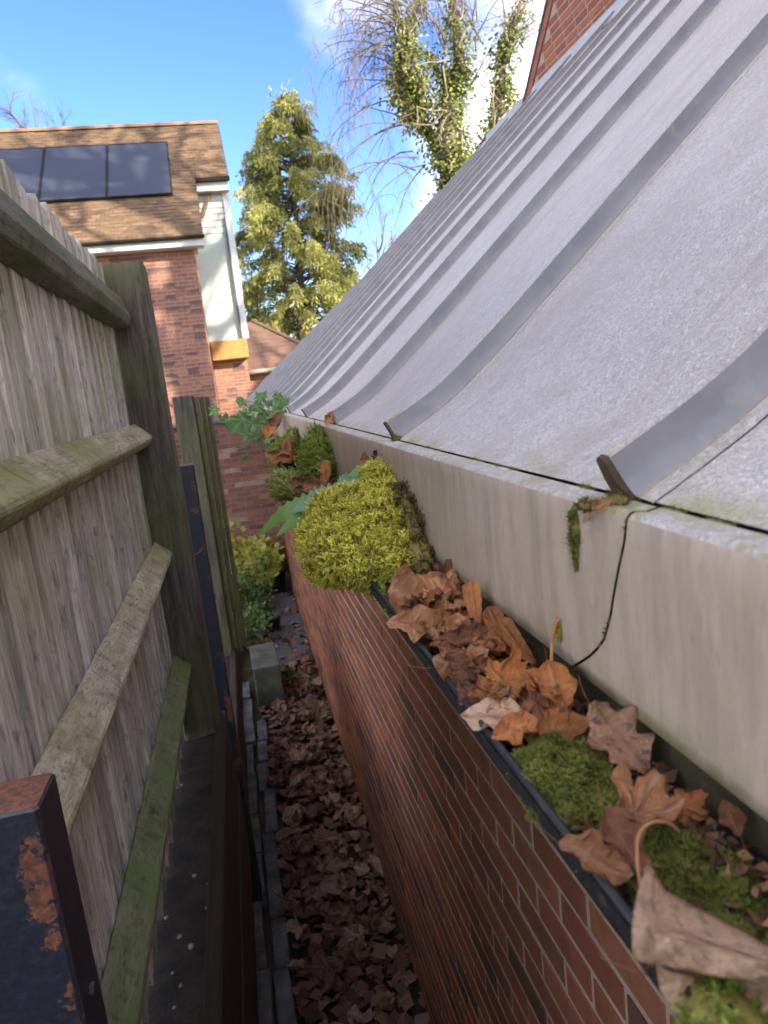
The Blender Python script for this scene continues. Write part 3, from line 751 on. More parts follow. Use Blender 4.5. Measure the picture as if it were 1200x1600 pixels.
TILE = m_plain('clay_roof_tile', (0.24, 0.145, 0.080), (0.155, 0.095, 0.055), 5, 0.85, 0.4)
b = MB(); b.box(-11, HY, -0.05, -0.28, HY + 7, EZ + 0.12); part(b, 'front_wall', HOUSEB, house)
# white bay, set back from the brick front
BY = 16.62
b = MB(); b.box(-0.278, BY, 4.02, 0.52, BY + 4, 7.62); part(b, 'bay_wall', MINT, house)
b = MB()
for z in [6.35 + 0.13 * i for i in range(10)]: b.obox((0.12, BY - 0.012, z), (0.40, 0, 0), (0, 0.010, 0.004), (0, 0, 0.055))
part(b, 'weatherboard', WHITE, house)
b = MB(); b.box(0.47, BY - 0.07, 4.02, 0.60, BY - 0.028, 7.2); part(b, 'corner_board', WHITE, house)
b = MB(); b.box(0.42, BY - 0.10, 4.05, 0.465, BY - 0.055, 6.6); bevel(part(b, 'downpipe', m_plain('pipe_grey', (0.10, 0.13, 0.14), (0.13, 0.16, 0.17), 4), house), 0.01)
b = MB(); b.box(-0.10, BY - 0.30, 7.08, 0.62, BY - 0.26, 7.34); part(b, 'bargeboard', WHITE, house)
b = MB(); b.box(-0.10, BY - 0.255, 7.10, 0.62, BY - 0.004, 7.13); part(b, 'soffit', WHITE, house)
b = MB(); b.obox((0.10, BY - 0.12, 6.83), (0.11, 0, 0.24), (0, 0.03, 0), (-0.02, 0, 0.012)); part(b, 'brace', m_plain('oak_brown', (0.30, 0.15, 0.06), (0.22, 0.11, 0.05), 6), house)
b = MB(); b.box(-0.26, BY - 0.09, 3.60, 0.54, BY + 0.2, 4.015); bevel(part(b, 'oak_beam', m_wood('oak_golden', (0.52, 0.29, 0.09), (0.40, 0.20, 0.06), (0.30, 0.18, 0.06), 0.3, (1, 6, 8)), house), 0.01)
b = MB(); b.box(-0.27, BY + 0.25, -0.05, 0.50, BY + 4, 3.60); part(b, 'bay_base', HOUSEB, house)
b = MB(); b.box(-0.295, HY - 0.05, 5.58, -0.20, HY - 0.004, 5.74); part(b, 'corbel', m_plain('corbel_tile', (0.5, 0.27, 0.14), (0.45, 0.22, 0.12), 6), house)
# roof in tile courses
def roofz(y): return EZ + TP * (y - EYV)
RY = 18.12; RZ = roofz(RY)
roof = empty('roof', (0, 0, 0)); roof.parent = house; roof.location = (3, EYV - HY, EZ)
b = MB(); ny = 36
tr_ = random.Random(44)
for k in range(ny):
    y0 = EYV + (RY - EYV) * k / ny; y1 = EYV + (RY - EYV) * (k + 1) / ny
    x1 = -0.045 if y0 < 16.25 else 0.645
    lift = 0.035
    x = -11.0 + (0.08 if k % 2 else 0)
    rows_t = []; 
    while x < x1:
        xe = min(x + 0.165, x1); j = tr_.uniform(-0.006, 0.006)
        rows_t.append((x, xe - 0.004, j)); x = xe
    for xa, xb, j in rows_t:
        if xb < -5.5 and (int(xa * 10) % 4): pass
        za = roofz(y0) + lift + j; zc = roofz(y1) + 0.008 + j
        b.poly([(xa, y0, za), (xb, y0, za), (xb, y1, zc), (xa, y1, zc)])
        b.poly([(xa, y0, za - lift - 0.012), (xb, y0, za - lift - 0.012), (xb, y0, za), (xa, y0, za)])
TILEM = MT('clay_tile_courses'); _r = TILEM.irand()
_cb = TILEM.ramp(_r, [(0, (0.175, 0.11, 0.062)), (0.35, (0.13, 0.082, 0.048)), (0.7, (0.21, 0.135, 0.075)), (1, (0.10, 0.064, 0.042))])
_l = TILEM.rng(TILEM.noise(TILEM.pos(), 1.3, 6, 0.65), 0.52, 0.70, 0, 0.6)
TILEC = TILEM.done(TILEM.mix(_l, _cb, (0.19, 0.165, 0.085)), 0.85, 0.3)
tiles = part(b, 'roof_tiles', TILEC, roof); props(tiles, kind='stuff')
b = MB(); o_ = 0.03
b.poly([(-11, EYV + .02, EZ - o_), (-0.06, EYV + .02, EZ - o_), (-0.06, RY, RZ - o_), (-11, RY, RZ - o_)])
b.poly([(-0.06, 16.28, roofz(16.28) - o_), (0.63, 16.28, roofz(16.28) - o_), (0.63, RY, RZ - o_), (-0.06, RY, RZ - o_)])
b.poly([(-11, RY, RZ - o_), (0.63, RY, RZ - o_), (0.63, RY + 3.2, RZ - 2.9), (-11, RY + 3.2, RZ - 2.9)])
part(b, 'roof_underlay', m_dark('underlay', (0.03, 0.026, 0.022)), roof)
x = -11.0
while x < 0.6:
    b = MB(); xe = min(x + 0.44, 0.645)
    rows = [[(xx, RY + 0.10 * math.cos(a), RZ - 0.02 + 0.09 * math.sin(a)) for a in [math.pi * q / 6 for q in range(7)]] for xx in (x + 0.004, xe)]
    b.grid(rows)
    if x > -6: part(b, 'ridge_tile', m_plain('ridge_orange', (0.36, 0.19, 0.10), (0.28, 0.14, 0.075), 6) if 'ridge_orange' not in bpy.data.materials else bpy.data.materials['ridge_orange'], roof)
    x = xe
b = MB()
for (ya, yb, xx) in ((16.26, RY, 0.646), (EYV, 16.24, -0.044)):
    b.poly([(xx, ya, roofz(ya) - 0.10), (xx, yb, roofz(yb) - 0.10), (xx, yb, roofz(yb) + 0.03), (xx, ya, roofz(ya) + 0.03)])
part(b, 'verge', m_dark('verge_dark', (0.05, 0.035, 0.025)), roof)
b = MB(); b.box(-0.10, 16.20, roofz(16.25) - 0.075, 0.655, 16.29, roofz(16.25) - 0.002); part(b, 'bay_eave', m_dark('eave_dark', (0.02, 0.016, 0.012)), roof)
# eaves gutter and fascia
b = MB(); b.box(-11, EYV + 0.03, EZ - 0.20, -0.06, EYV + 0.06, EZ - 0.035); part(b, 'fascia_board', WHITE, house)
b = MB()
b.grid([[(xx, EYV - 0.04 + 0.055 * math.cos(a), EZ - 0.03 + 0.055 * math.sin(a)) for a in [math.pi + math.pi * q / 6 for q in range(7)]] for xx in (-11, -0.03)])
part(b, 'eaves_gutter', m_dark('gutter_far', (0.02, 0.017, 0.014)), house)
b = MB(); b.box(-11, EYV + 0.06, EZ - 0.205, -0.07, HY - 0.002, EZ - 0.185); part(b, 'eaves_soffit', WHITE, house)
# solar panels: things of their own lying on the roof
SOLAR = MT('solar_glass'); _n = SOLAR.noise(SOLAR.pos(), 0.8, 3)
SOLARM = SOLAR.done(SOLAR.mix(_n, (0.028, 0.034, 0.050), (0.045, 0.052, 0.070)), 0.33, 0.5)
for q, (xa, xb, lab) in enumerate(((-1.79, -0.53, 'dark solar panel nearest the right edge of the tiled roof'), (-3.06, -1.80, 'dark solar panel in the middle of the row on the tiled roof'), (-4.335, -3.07, 'dark solar panel at the left edge of the picture on the roof'))):
    ya, yb = 15.66, 17.34
    e = empty('solar_panel', ((xa + xb) / 2, ya, roofz(ya) + 0.10), lab, 'solar panel', 'solar panels on the tiled roof')
    d = Vector((0, 1, TP)).normalized(); nn = Vector((0, -TP, 1)).normalized(); L = (yb - ya) / d.y; hx = (xb - xa) / 2
    b = MB(); b.obox(d * (L / 2), (hx - 0.028, 0, 0), d * (L / 2 - 0.028), nn * 0.014); b.build('glass', SOLARM, e)
    FRM = bpy.data.materials.get('panel_frame') or m_dark('panel_frame', (0.012, 0.012, 0.014), 0.5)
    for sgn in (-1, 1):
        b = MB(); b.obox(d * (L / 2) + Vector((sgn * (hx - 0.014), 0, 0)), (0.014, 0, 0), d * (L / 2), nn * 0.02); b.build('frame_bar', FRM, e)
        b = MB(); b.obox(d * (L / 2 + sgn * (L / 2 - 0.014)), (hx - 0.028, 0, 0), d * 0.014, nn * 0.02); b.build('frame_bar', FRM, e)
    b = MB()
    for sgn in (-.6, .6): b.obox(d * (L / 2) + Vector((sgn * hx, 0, 0)) - nn * 0.05, (0.02, 0, 0), d * (L / 2 - .1), nn * 0.03)
    b.build('mounting_rail', FRM, e)
# low extension beyond the bay
ext = empty('low_extension', (1.5, 17.4, 0), 'low brick extension with brown hipped roof and pale gutter behind the garden wall', 'building')
b = MB(); b.box(-0.24, 17.4, -0.05, 6.0, 21, 3.28); part(b, 'wall', HOUSEB, ext)
b = MB()
EXT_T = m_plain('extension_tile', (0.20, 0.115, 0.085), (0.15, 0.085, 0.065), 3, 0.85, 0.4)
nk = 12
for k in range(nk):
    f0, f1 = k / nk, (k + 1) / nk
    y0, y1 = 17.2 + 2.3 * f0, 17.2 + 2.3 * f1; z0, z1 = 3.30 + 1.35 * f0, 3.30 + 1.35 * f1
    x0, x1 = 2.6 - 1.75 * f0, 2.6 - 1.75 * f1
    b.poly([(-0.24, y0, z0 + 0.02), (x0, y0, z0 + 0.02), (x1, y1, z1), (-0.24, y1, z1)])
    b.poly([(-0.24, y0, z0 - 0.02), (x0, y0, z0 - 0.02), (x0, y0, z0 + 0.02), (-0.24, y0, z0 + 0.02)])
    b.poly([(x0, y0, z0), (x0 + .0, 21.5, z0), (x1, 21.5, z1), (x1, y1, z1)])
part(b, 'roof', EXT_T, ext)
b = MB(); b.tube([(2.6, 17.2, 3.33), (0.85, 19.5, 4.68)], 0.05, 6); part(b, 'hip_tiles', EXT_T, ext)
b = MB(); b.tube([(-0.22, 17.14, 3.27), (2.6, 17.14, 3.31)], 0.055, 8); part(b, 'gutter', m_plain('gutter_pale', (0.50, 0.45, 0.34), (0.42, 0.38, 0.30), 4), ext, True)
b = MB(); b.tube([(0.10, 17.12, 3.55), (0.10, 17.30, 1.5)], 0.055, 8); part(b, 'downpipe', m_plain('pipe_terracotta', (0.42, 0.25, 0.18), (0.36, 0.21, 0.15), 4), ext, True)

# ================================================================== TREES
def rv(r_, s=1.0): return np.array([r_.gauss(0, 1), r_.gauss(0, 1), r_.gauss(0, 1)]) * s
def quadleaf(b, p, d, wdir, L, W, mi=0):
    # small pointed leaf of two triangles folded along its rib
    p = np.array(p); q = p + d * L; m = p + d * L * 0.45
    i = len(b.v); b.v += [tuple(p), tuple(m + wdir * W), tuple(q), tuple(m - wdir * W)]
    b.f.append((i, i + 1, i + 2, i + 3)); b.mi.append(mi)
BARK = m_plain('bark_grey', (0.17, 0.14, 0.11), (0.10, 0.085, 0.065), 7, 0.95, 0.8, (1, 1, 0.3), bd=0.03)
BARK_PALE = m_plain('vine_stem_pale', (0.34, 0.28, 0.19), (0.24, 0.195, 0.13), 6, 0.9, 0.5)
def conifer(base, top, seed):
    r_ = random.Random(seed)
    t = empty('conifer_tree', tuple(base), 'tall loose yellow green conifer with forked trunk behind the houses', 'tree')
    base = np.array(base, float); Ht = top[2] - base[2]; lean = (np.array(top) - base)[:2] / Ht
    b = MB()
    ax = lambda z: base + np.array([lean[0] * z, lean[1] * z, z])
    b.tube([ax(0), ax(2.5), ax(5.0), ax(5.5)], [0.22, 0.18, 0.15, 0.13], 8)
    forks = []
    for dx, dy, zt in ((-0.35, 0.0, 8.0), (0.75, 0.2, 8.6), (0.1, -0.3, Ht - 0.5)):
        pts = [ax(5.4), ax(5.7) + [dx, dy, 0], ax(7) + [dx * 1.15, dy, 0], ax(zt) + [dx * 0.8, dy * 1.2, 0]]
        b.tube(pts, [0.11, 0.09, 0.07, 0.02], 6); forks.append(pts)
    br_ = MB(); lf = MB()
    Rm = lambda z: np.interp(z, [0.5, 2.5, 5.5, 7.5, 9.5, 11.3, Ht], [2.2, 2.9, 2.75, 2.2, 1.5, 0.8, 0.1])
    for k in range(380):
        z = 1.2 + (Ht - 1.3) * (r_.random() ** 0.95); az = r_.uniform(0, 2 * math.pi)
        Lb = Rm(z) * r_.uniform(0.45, 1.10) * (1 + 0.18 * math.sin(3 * az + z)); c = ax(z)
        dirv = np.array([math.cos(az), math.sin(az), 0])
        pts = [c + dirv * Lb * f + np.array([0, 0, 0.55 * f * Lb - 0.5 * Lb * f * f]) + rv(r_, 0.03) for f in (0, 0.35, 0.7, 1.0)]
        br_.tube(pts, [0.03, 0.022, 0.012, 0.004], 4, cap=False)
        ns = int(14 + Lb * 30)
        for q in range(ns):
            f = 0.38 + 0.66 * (r_.random() ** 0.7); i = min(2, int(f * 3)); g_ = f * 3 - i
            p = pts[i] * (1 - g_) + pts[i + 1] * g_ if f < 1 else pts[3]
            side = cr3(dirv, [0, 0, 1]) * r_.choice((-1, 1))
            hang = r_.uniform(0.16, 0.50)
            d0 = dirv * r_.uniform(0.1, 0.5) + side * r_.uniform(0.0, 0.6) + np.array([0, 0, -r_.uniform(0.5, 1.2)]); d0 /= np.linalg.norm(d0)
            wv = cr3(d0, rv(r_)); wv /= max(1e-6, np.linalg.norm(wv))
            for s_ in range(4):
                pp = p + d0 * hang * s_ / 4 + rv(r_, 0.045)
                dd = d0 + rv(r_, 0.45); dd /= np.linalg.norm(dd)
                quadleaf(lf, pp, dd, cr3(dd, wv), hang * r_.uniform(0.35, 0.6), r_.uniform(0.014, 0.034))
    for k in range(90):      # feathery leader tips
        s_ = r_.choice((-0.45, 0.12)); z = Ht - r_.random() ** 1.3 * 2.0 - (0.25 if s_ < 0 else 0)
        p = ax(z) + np.array([s_ * (0.6 + (Ht - z) * 0.2), 0, 0]) + rv(r_, 0.10 + 0.12 * (Ht - z))
        dd = np.array([r_.uniform(-.6, .6), r_.uniform(-.6, .6), r_.uniform(0.2, 1)]); dd /= np.linalg.norm(dd)
        wv = cr3(dd, rv(r_)); wv /= np.linalg.norm(wv); quadleaf(lf, p, dd, wv, r_.uniform(0.15, 0.3), 0.03)
    part(b, 'trunk', BARK, t, True); part(br_, 'branches', BARK, t)
    part(lf, 'crown', m_foliage('conifer_spray', (0.30, 0.32, 0.09), (0.50, 0.50, 0.16), (0.68, 0.63, 0.24), iscale=1.1, transl=0.48), t)
    return t
conifer((2.35, 24, 0), (2.95, 24, 11.95), 4)

def px3(px, py, y): return ony(px, py, y)
def ivy_tree():
    r_ = random.Random(15); Y = 20.0
    t = empty('ivy_clad_tree', tuple(px3(690, 900, Y) * [1, 1, 0]), 'bare drooping tree wrapped in ivy and pale twisting stems beside the roof', 'tree')
    limbs = [([(705, 620), (703, 300), (700, 230), (704, 150), (718, 70), (708, 0), (700, -110)], [0.34, 0.3, 0.24, 0.2, 0.16, 0.13, 0.05]),
             ([(700, 270), (668, 205), (632, 160), (620, 118), (628, 70), (655, 0), (670, -80)], [0.2, 0.15, 0.13, 0.10, 0.08, 0.06, 0.02]),
             ([(660, 170), (645, 120), (628, 60), (612, 0), (605, -60)], [0.12, 0.10, 0.08, 0.05, 0.02]),
             ([(720, 290), (765, 215), (780, 145), (788, 70), (803, 25), (832, -30)], [0.2, 0.14, 0.12, 0.1, 0.07, 0.03]),
             ([(704, 150), (672, 88), (645, 78)], [0.1, 0.07, 0.03]), ([(700, 150), (690, 96), (650, 80)], [0.07, 0.05, 0.02])]
    b = MB(); L3 = []
    for pts, rad in limbs:
        p3 = []
        for q, (px, py) in enumerate(pts):
            p3.append(px3(px, py, Y + (0.0 if q == 0 else r_.uniform(-.6, .6))))
        # densify
        dp, dr = [], []
        for i in range(len(p3) - 1):
            for f in (0, 0.33, 0.66):
                dp.append(p3[i] * (1 - f) + p3[i + 1] * f + rv(r_, 0.035)); dr.append(rad[i] * (1 - f) + rad[i + 1] * f)
        dp.append(p3[-1]); dr.append(rad[-1]); b.tube(dp, dr, 7); L3.append((dp, dr))
    part(b, 'trunk', BARK, t, True)
    lf = MB()
    for (dp, dr), dens in zip(L3, (260, 190, 210, 230, 60, 60)):
        for i in range(len(dp) - 1):
            py = proj(dp[i])[1]
            dn = int(dens * (1.0 if py > 40 else 0.45) * (0.4 + dr[i] * 3.6) * r_.uniform(0.3, 1.5))
            for q in range(dn):
                f = r_.random(); p = dp[i] * (1 - f) + dp[i + 1] * f
                o = rv(r_); o[2] *= 0.8; o /= np.linalg.norm(o)
                rr = dr[i] + abs(r_.gauss(0, 0.21)) + 0.01
                p = p + o * rr
                d = o + np.array([0, 0, -0.7]) + rv(r_, 0.3); d /= np.linalg.norm(d)
                wv = cr3(d, o + rv(r_, 0.2)); wv /= max(1e-6, np.linalg.norm(wv))
                quadleaf(lf, p, d, wv, r_.uniform(0.07, 0.13), r_.uniform(0.03, 0.055))
    for cx_, cy_, n_, s_ in ((700, 215, 900, 0.48), (715, 255, 800, 0.42), (655, 130, 380, 0.30), (790, 150, 420, 0.25), (640, 170, 260, 0.25), (770, 215, 300, 0.25), (725, 120, 260, 0.25)):
        c = px3(cx_, cy_, Y)
        for q in range(n_):
            p = c + np.array([r_.gauss(0, s_ * 0.6), r_.gauss(0, s_ * .6), r_.gauss(0, s_)])
            d = np.array([r_.uniform(-.6, .6), r_.uniform(-.9, .2), -r_.uniform(0.2, 1)]); d /= np.linalg.norm(d); wv = cr3(d, rv(r_)); wv /= np.linalg.norm(wv)
            quadleaf(lf, p, d, wv, r_.uniform(0.07, 0.13), r_.uniform(0.03, 0.055))
    part(lf, 'ivy_leaves', m_foliage('ivy_leaf', (0.07, 0.12, 0.028), (0.25, 0.29, 0.07), (0.46, 0.46, 0.14), 0.4, 0.35), t)
    # pale twisting stems
    b = MB()
    for (dp, dr) in L3[:4]:
        for k in range(7):
            i0 = r_.randint(1, max(2, len(dp) - 5)); n = r_.randint(3, 7); ph = r_.uniform(0, 6)
            pts = []
            for q in range(n * 3):
                f = i0 + q / 3
                if f >= len(dp) - 1: break
                i = int(f); g_ = f - i; p = dp[i] * (1 - g_) + dp[i + 1] * g_; R_ = dr[i] + 0.10 + 0.04 * math.sin(q + ph)
                pts.append(p + R_ * np.array([math.cos(ph + q * 0.42), -abs(math.sin(ph + q * 0.3)) * 1.0, 0.1 * math.sin(q * 2.1)]) + rv(r_, 0.025))
            if len(pts) > 3: b.tube(pts, [r_.uniform(0.014, 0.03)] * (len(pts) - 1) + [0.012], 5)
    for pts in ([(650, 200), (655, 170), (690, 175), (672, 195), (640, 190)], [(686, 180), (688, 205), (695, 225), (692, 235)], [(702, 230), (706, 255), (703, 275)],
                [(640, 130), (650, 100), (672, 95), (700, 95)], [(650, 160), (662, 130), (680, 150), (675, 185)], [(770, 140), (772, 180), (775, 215), (765, 240)], [(690, 105), (698, 135), (693, 160)]):
        q = [px3(a, c, Y - 0.55) + rv(r_, 0.03) for a, c in pts]
        dpp = []
        for i in range(len(q) - 1):
            for f in (0, .5): dpp.append(q[i] * (1 - f) + q[i + 1] * f + rv(r_, 0.06))
        dpp.append(q[-1]); b.tube(dpp, 0.022, 6)
    part(b, 'vine_stems', BARK_PALE, t, True)
    # fine drooping twigs
    b = MB()
    def twig(p, d, L, r0, depth, droop):
        pts = [p]; n = 6; d = d / np.linalg.norm(d)
        for i in range(n):
            d = d + np.array([0, 0, -droop]) + rv(r_, 0.10); d /= np.linalg.norm(d); pts.append(pts[-1] + d * L / n)
        b.tube(pts, [r0 * (1 - 0.75 * i / n) for i in range(n + 1)], 3 if depth else 4, cap=False)
        if depth < 2:
            for q in range(5 if depth == 0 else 4):
                i = r_.randint(1, n); dd = d * 0.4 + rv(r_, 0.5) + np.array([-0.1, 0, -0.15])
                twig(pts[i], dd, L * r_.uniform(0.35, 0.65), max(0.006, r0 * 0.45), depth + 1, droop * 1.4)
    for (px, py), dv, L, n in (((625, 130), (-1, 0, 0.25), 2.2, 6), ((640, 190), (-1, 0, 0.3), 2.6, 5), ((655, 245), (-1, 0, 0.15), 2.4, 5), ((630, 70), (-1, 0, 0.4), 1.8, 7), ((615, 20), (-0.8, 0, 0.6), 1.8, 8),
                               ((700, 60), (0.1, 0, 1), 1.6, 8), ((790, 90), (0.5, 0, 0.6), 1.3, 7), ((800, 30), (0.4, 0, 0.8), 1.4, 6), ((660, 20), (-0.3, 0, 1), 1.4, 8), ((745, 60), (0.2, 0, 0.9), 1.4, 6), ((790, 150), (1, 0, 0.3), 0.9, 5), ((640, 40), (-1, 0, 0.8), 1.8, 6), ((600, 60), (-1, 0, 0.2), 2.2, 5), ((660, 120), (-0.6, 0, 0.9), 1.8, 5), ((720, 130), (0.3, -0.3, 0.8), 1.5, 5), ((770, 180), (0.6, 0, 0.5), 1.2, 5)):
        for q in range(n): twig(px3(px + r_.uniform(-12, 12), py + r_.uniform(-25, 25), Y + r_.uniform(-.5, .5)), np.array(dv) + rv(r_, 0.28) , L * r_.uniform(0.7, 1.25), 0.022, 0, 0.20 if dv[0] < -.5 else 0.06)
    part(b, 'twigs', m_plain('twig_brown', (0.14, 0.11, 0.085), (0.20, 0.16, 0.11), 5, 0.9), t)
ivy_tree()
def bare_tree(name, base, H_, spread, seed, label, n1=9, lean=(0, 0), r0=0.2, depth=3, mat=None):
    r_ = random.Random(seed); t = empty(name, tuple(base), label, 'tree'); base = np.array(base, float)
    b = MB(); tw = MB()
    top = base + np.array([lean[0], lean[1], H_])
    tr = [base * (1 - f) + top * f + (rv(r_, 0.08) if 0 < f < 1 else 0) for f in (0, .25, .5, .75, 1)]
    b.tube(tr, [r0, r0 * .85, r0 * .6, r0 * .35, r0 * .06], 7)
    def grow(p, d, L, rad, dep):
        pts = [p]; d = d / np.linalg.norm(d); n = 5
        for i in range(n):
            d = d + rv(r_, 0.13) + np.array([0, 0, 0.05]); d /= np.linalg.norm(d); pts.append(pts[-1] + d * L / n)
        (b if dep == 0 else tw).tube(pts, [rad * (1 - .8 * i / n) for i in range(n + 1)], 5 if dep == 0 else 3, cap=False)
        if dep < depth:
            for q in range(6 if dep == 0 else 5):
                i = r_.randint(1, n); grow(pts[i], d + rv(r_, 0.55), L * r_.uniform(.4, .65), rad * .42, dep + 1)
    for k in range(n1):
        f = r_.uniform(0.3, 0.95); p = base * (1 - f) + top * f; az = k * 2.4 + r_.uniform(-.4, .4)
        grow(p, np.array([math.cos(az), math.sin(az), r_.uniform(.3, .9)]), spread * (1.15 - 0.6 * f) * r_.uniform(.8, 1.15), r0 * .35, 0)
    part(b, 'trunk', BARK, t, True); part(tw, 'twigs', mat or BARK, t)
    return t
TAN = m_plain('twig_tan', (0.34, 0.27, 0.19), (0.26, 0.20, 0.14), 3, 0.9)
p = ony(592, 400, 42); bare_tree('bare_tree', (p[0], 42, 0), p[2] + 1.6, 3.2, 6, 'hazy bare tan tree in the gap between conifer and roof', 16, r0=0.2, mat=TAN)
p = ony(55, 190, 38); bare_tree('bare_tree', (p[0], 38, 0), p[2] + 1.3, 3.5, 9, 'bare twiggy treetop showing over the left of the tiled ridge', 14, r0=0.2)
bare_tree('bare_tree', (10.6, 1.2, 0), 18.5, 6.0, 13, 'tall bare tree off to the right whose branches shade the tiled roof', 22, (0.2, 0.4), r0=0.6, depth=2)
# shrubs under the conifer
def shrub(name, c, rad, n, mat, label, seed, leaf=(0.05, 0.10), cat='shrub', lw=0.4):
    r_ = random.Random(seed); t = empty(name, (c[0], c[1], c[2]), label, cat); c = np.array(c, float); rad = np.array(rad)
    st = MB(); lf = MB(); tips = []
    for k in range(14):
        az = r_.uniform(0, 6.28); e_ = c + rad * np.array([math.cos(az) * r_.uniform(.3, .9), math.sin(az) * r_.uniform(.3, .9), r_.uniform(0.7, 1.9)])
        mid = c * .55 + e_ * .45 + np.array([0, 0, rad[2] * .3]); st.tube([c, mid, e_], [0.02 * rad[2], 0.014 * rad[2], 0.005 * rad[2]], 4, cap=False); tips.append((mid, e_))
    cl = [c + np.array([0, 0, rad[2]]) + rad * np.array([r_.gauss(0, .42), r_.gauss(0, .42), r_.gauss(0, .42)]) for _ in range(26)]
    for q in range(n):
        k = r_.choice(cl); p = k + rad * rv(r_, 0.17)
        d = (p - c - [0, 0, rad[2] * .6]); d = d / max(1e-6, np.linalg.norm(d)) + rv(r_, 0.5); d /= np.linalg.norm(d)
        wv = cr3(d, rv(r_)); wv /= np.linalg.norm(wv); L = r_.uniform(*leaf); quadleaf(lf, p, d, wv, L, L * lw)
    part(st, 'stems', BARK, t); part(lf, 'foliage', mat, t); return t
p = ony(405, 520, 21.5); shrub('autumn_shrub', (p[0], 21.5, 0), (1.5, 1.2, 2.3), 5200, m_foliage('autumn_leaf', (0.22, 0.16, 0.035), (0.36, 0.26, 0.06), (0.15, 0.16, 0.04)), 'yellowing leafy shrub at the foot of the conifer', 3, (0.09, 0.16))
p = ony(520, 480, 23); shrub('evergreen_shrub', (p[0], 22.6, 0), (1.9, 1.0, 2.4), 6500, m_foliage('evergreen_leaf', (0.03, 0.05, 0.018), (0.07, 0.10, 0.03), (0.14, 0.17, 0.05)), 'dark evergreen shrub between the conifer and the roof', 5, (0.09, 0.16))
p = ony(560, 420, 27); shrub('hedge_shrub', (p[0], 27, 0), (2.0, 1.0, 3.3), 6500, m_foliage('hedge_leaf', (0.10, 0.13, 0.03), (0.17, 0.19, 0.05), (0.24, 0.24, 0.08)), 'sunlit green shrub peeping over the far end of the roof', 8, (0.10, 0.18))

# ================================================================== LEAVES
VEINC = (0.30, 0.16, 0.08)
LM = {'tan': m_leaf('leaf_tan', (0.58, 0.28, 0.115), (0.42, 0.17, 0.065), (0.50, 0.30, 0.17)),
      'orange': m_leaf('leaf_orange', (0.50, 0.19, 0.05), (0.36, 0.12, 0.04), (0.44, 0.20, 0.08)),
      'brown': m_leaf('leaf_brown', (0.32, 0.135, 0.06), (0.21, 0.085, 0.042), (0.26, 0.13, 0.07)),
      'pale': m_leaf('leaf_pale', (0.74, 0.50, 0.32), (0.62, 0.39, 0.23), (0.42, 0.25, 0.15)),
      'spot': m_leaf('leaf_spotted', (0.46, 0.26, 0.15), (0.36, 0.19, 0.11), (0.34, 0.18, 0.10), spot=(0.13, 0.075, 0.085)),
      'dark': m_leaf('leaf_dark', (0.11, 0.05, 0.03), (0.07, 0.034, 0.024), (0.14, 0.07, 0.04)),
      'litter': m_leaf('leaf_litter', (0.25, 0.14, 0.075), (0.13, 0.072, 0.04), (0.30, 0.18, 0.11)),
      'litter_pale': m_leaf('leaf_litter_pale', (0.40, 0.275, 0.185), (0.27, 0.175, 0.115), (0.36, 0.24, 0.16))}
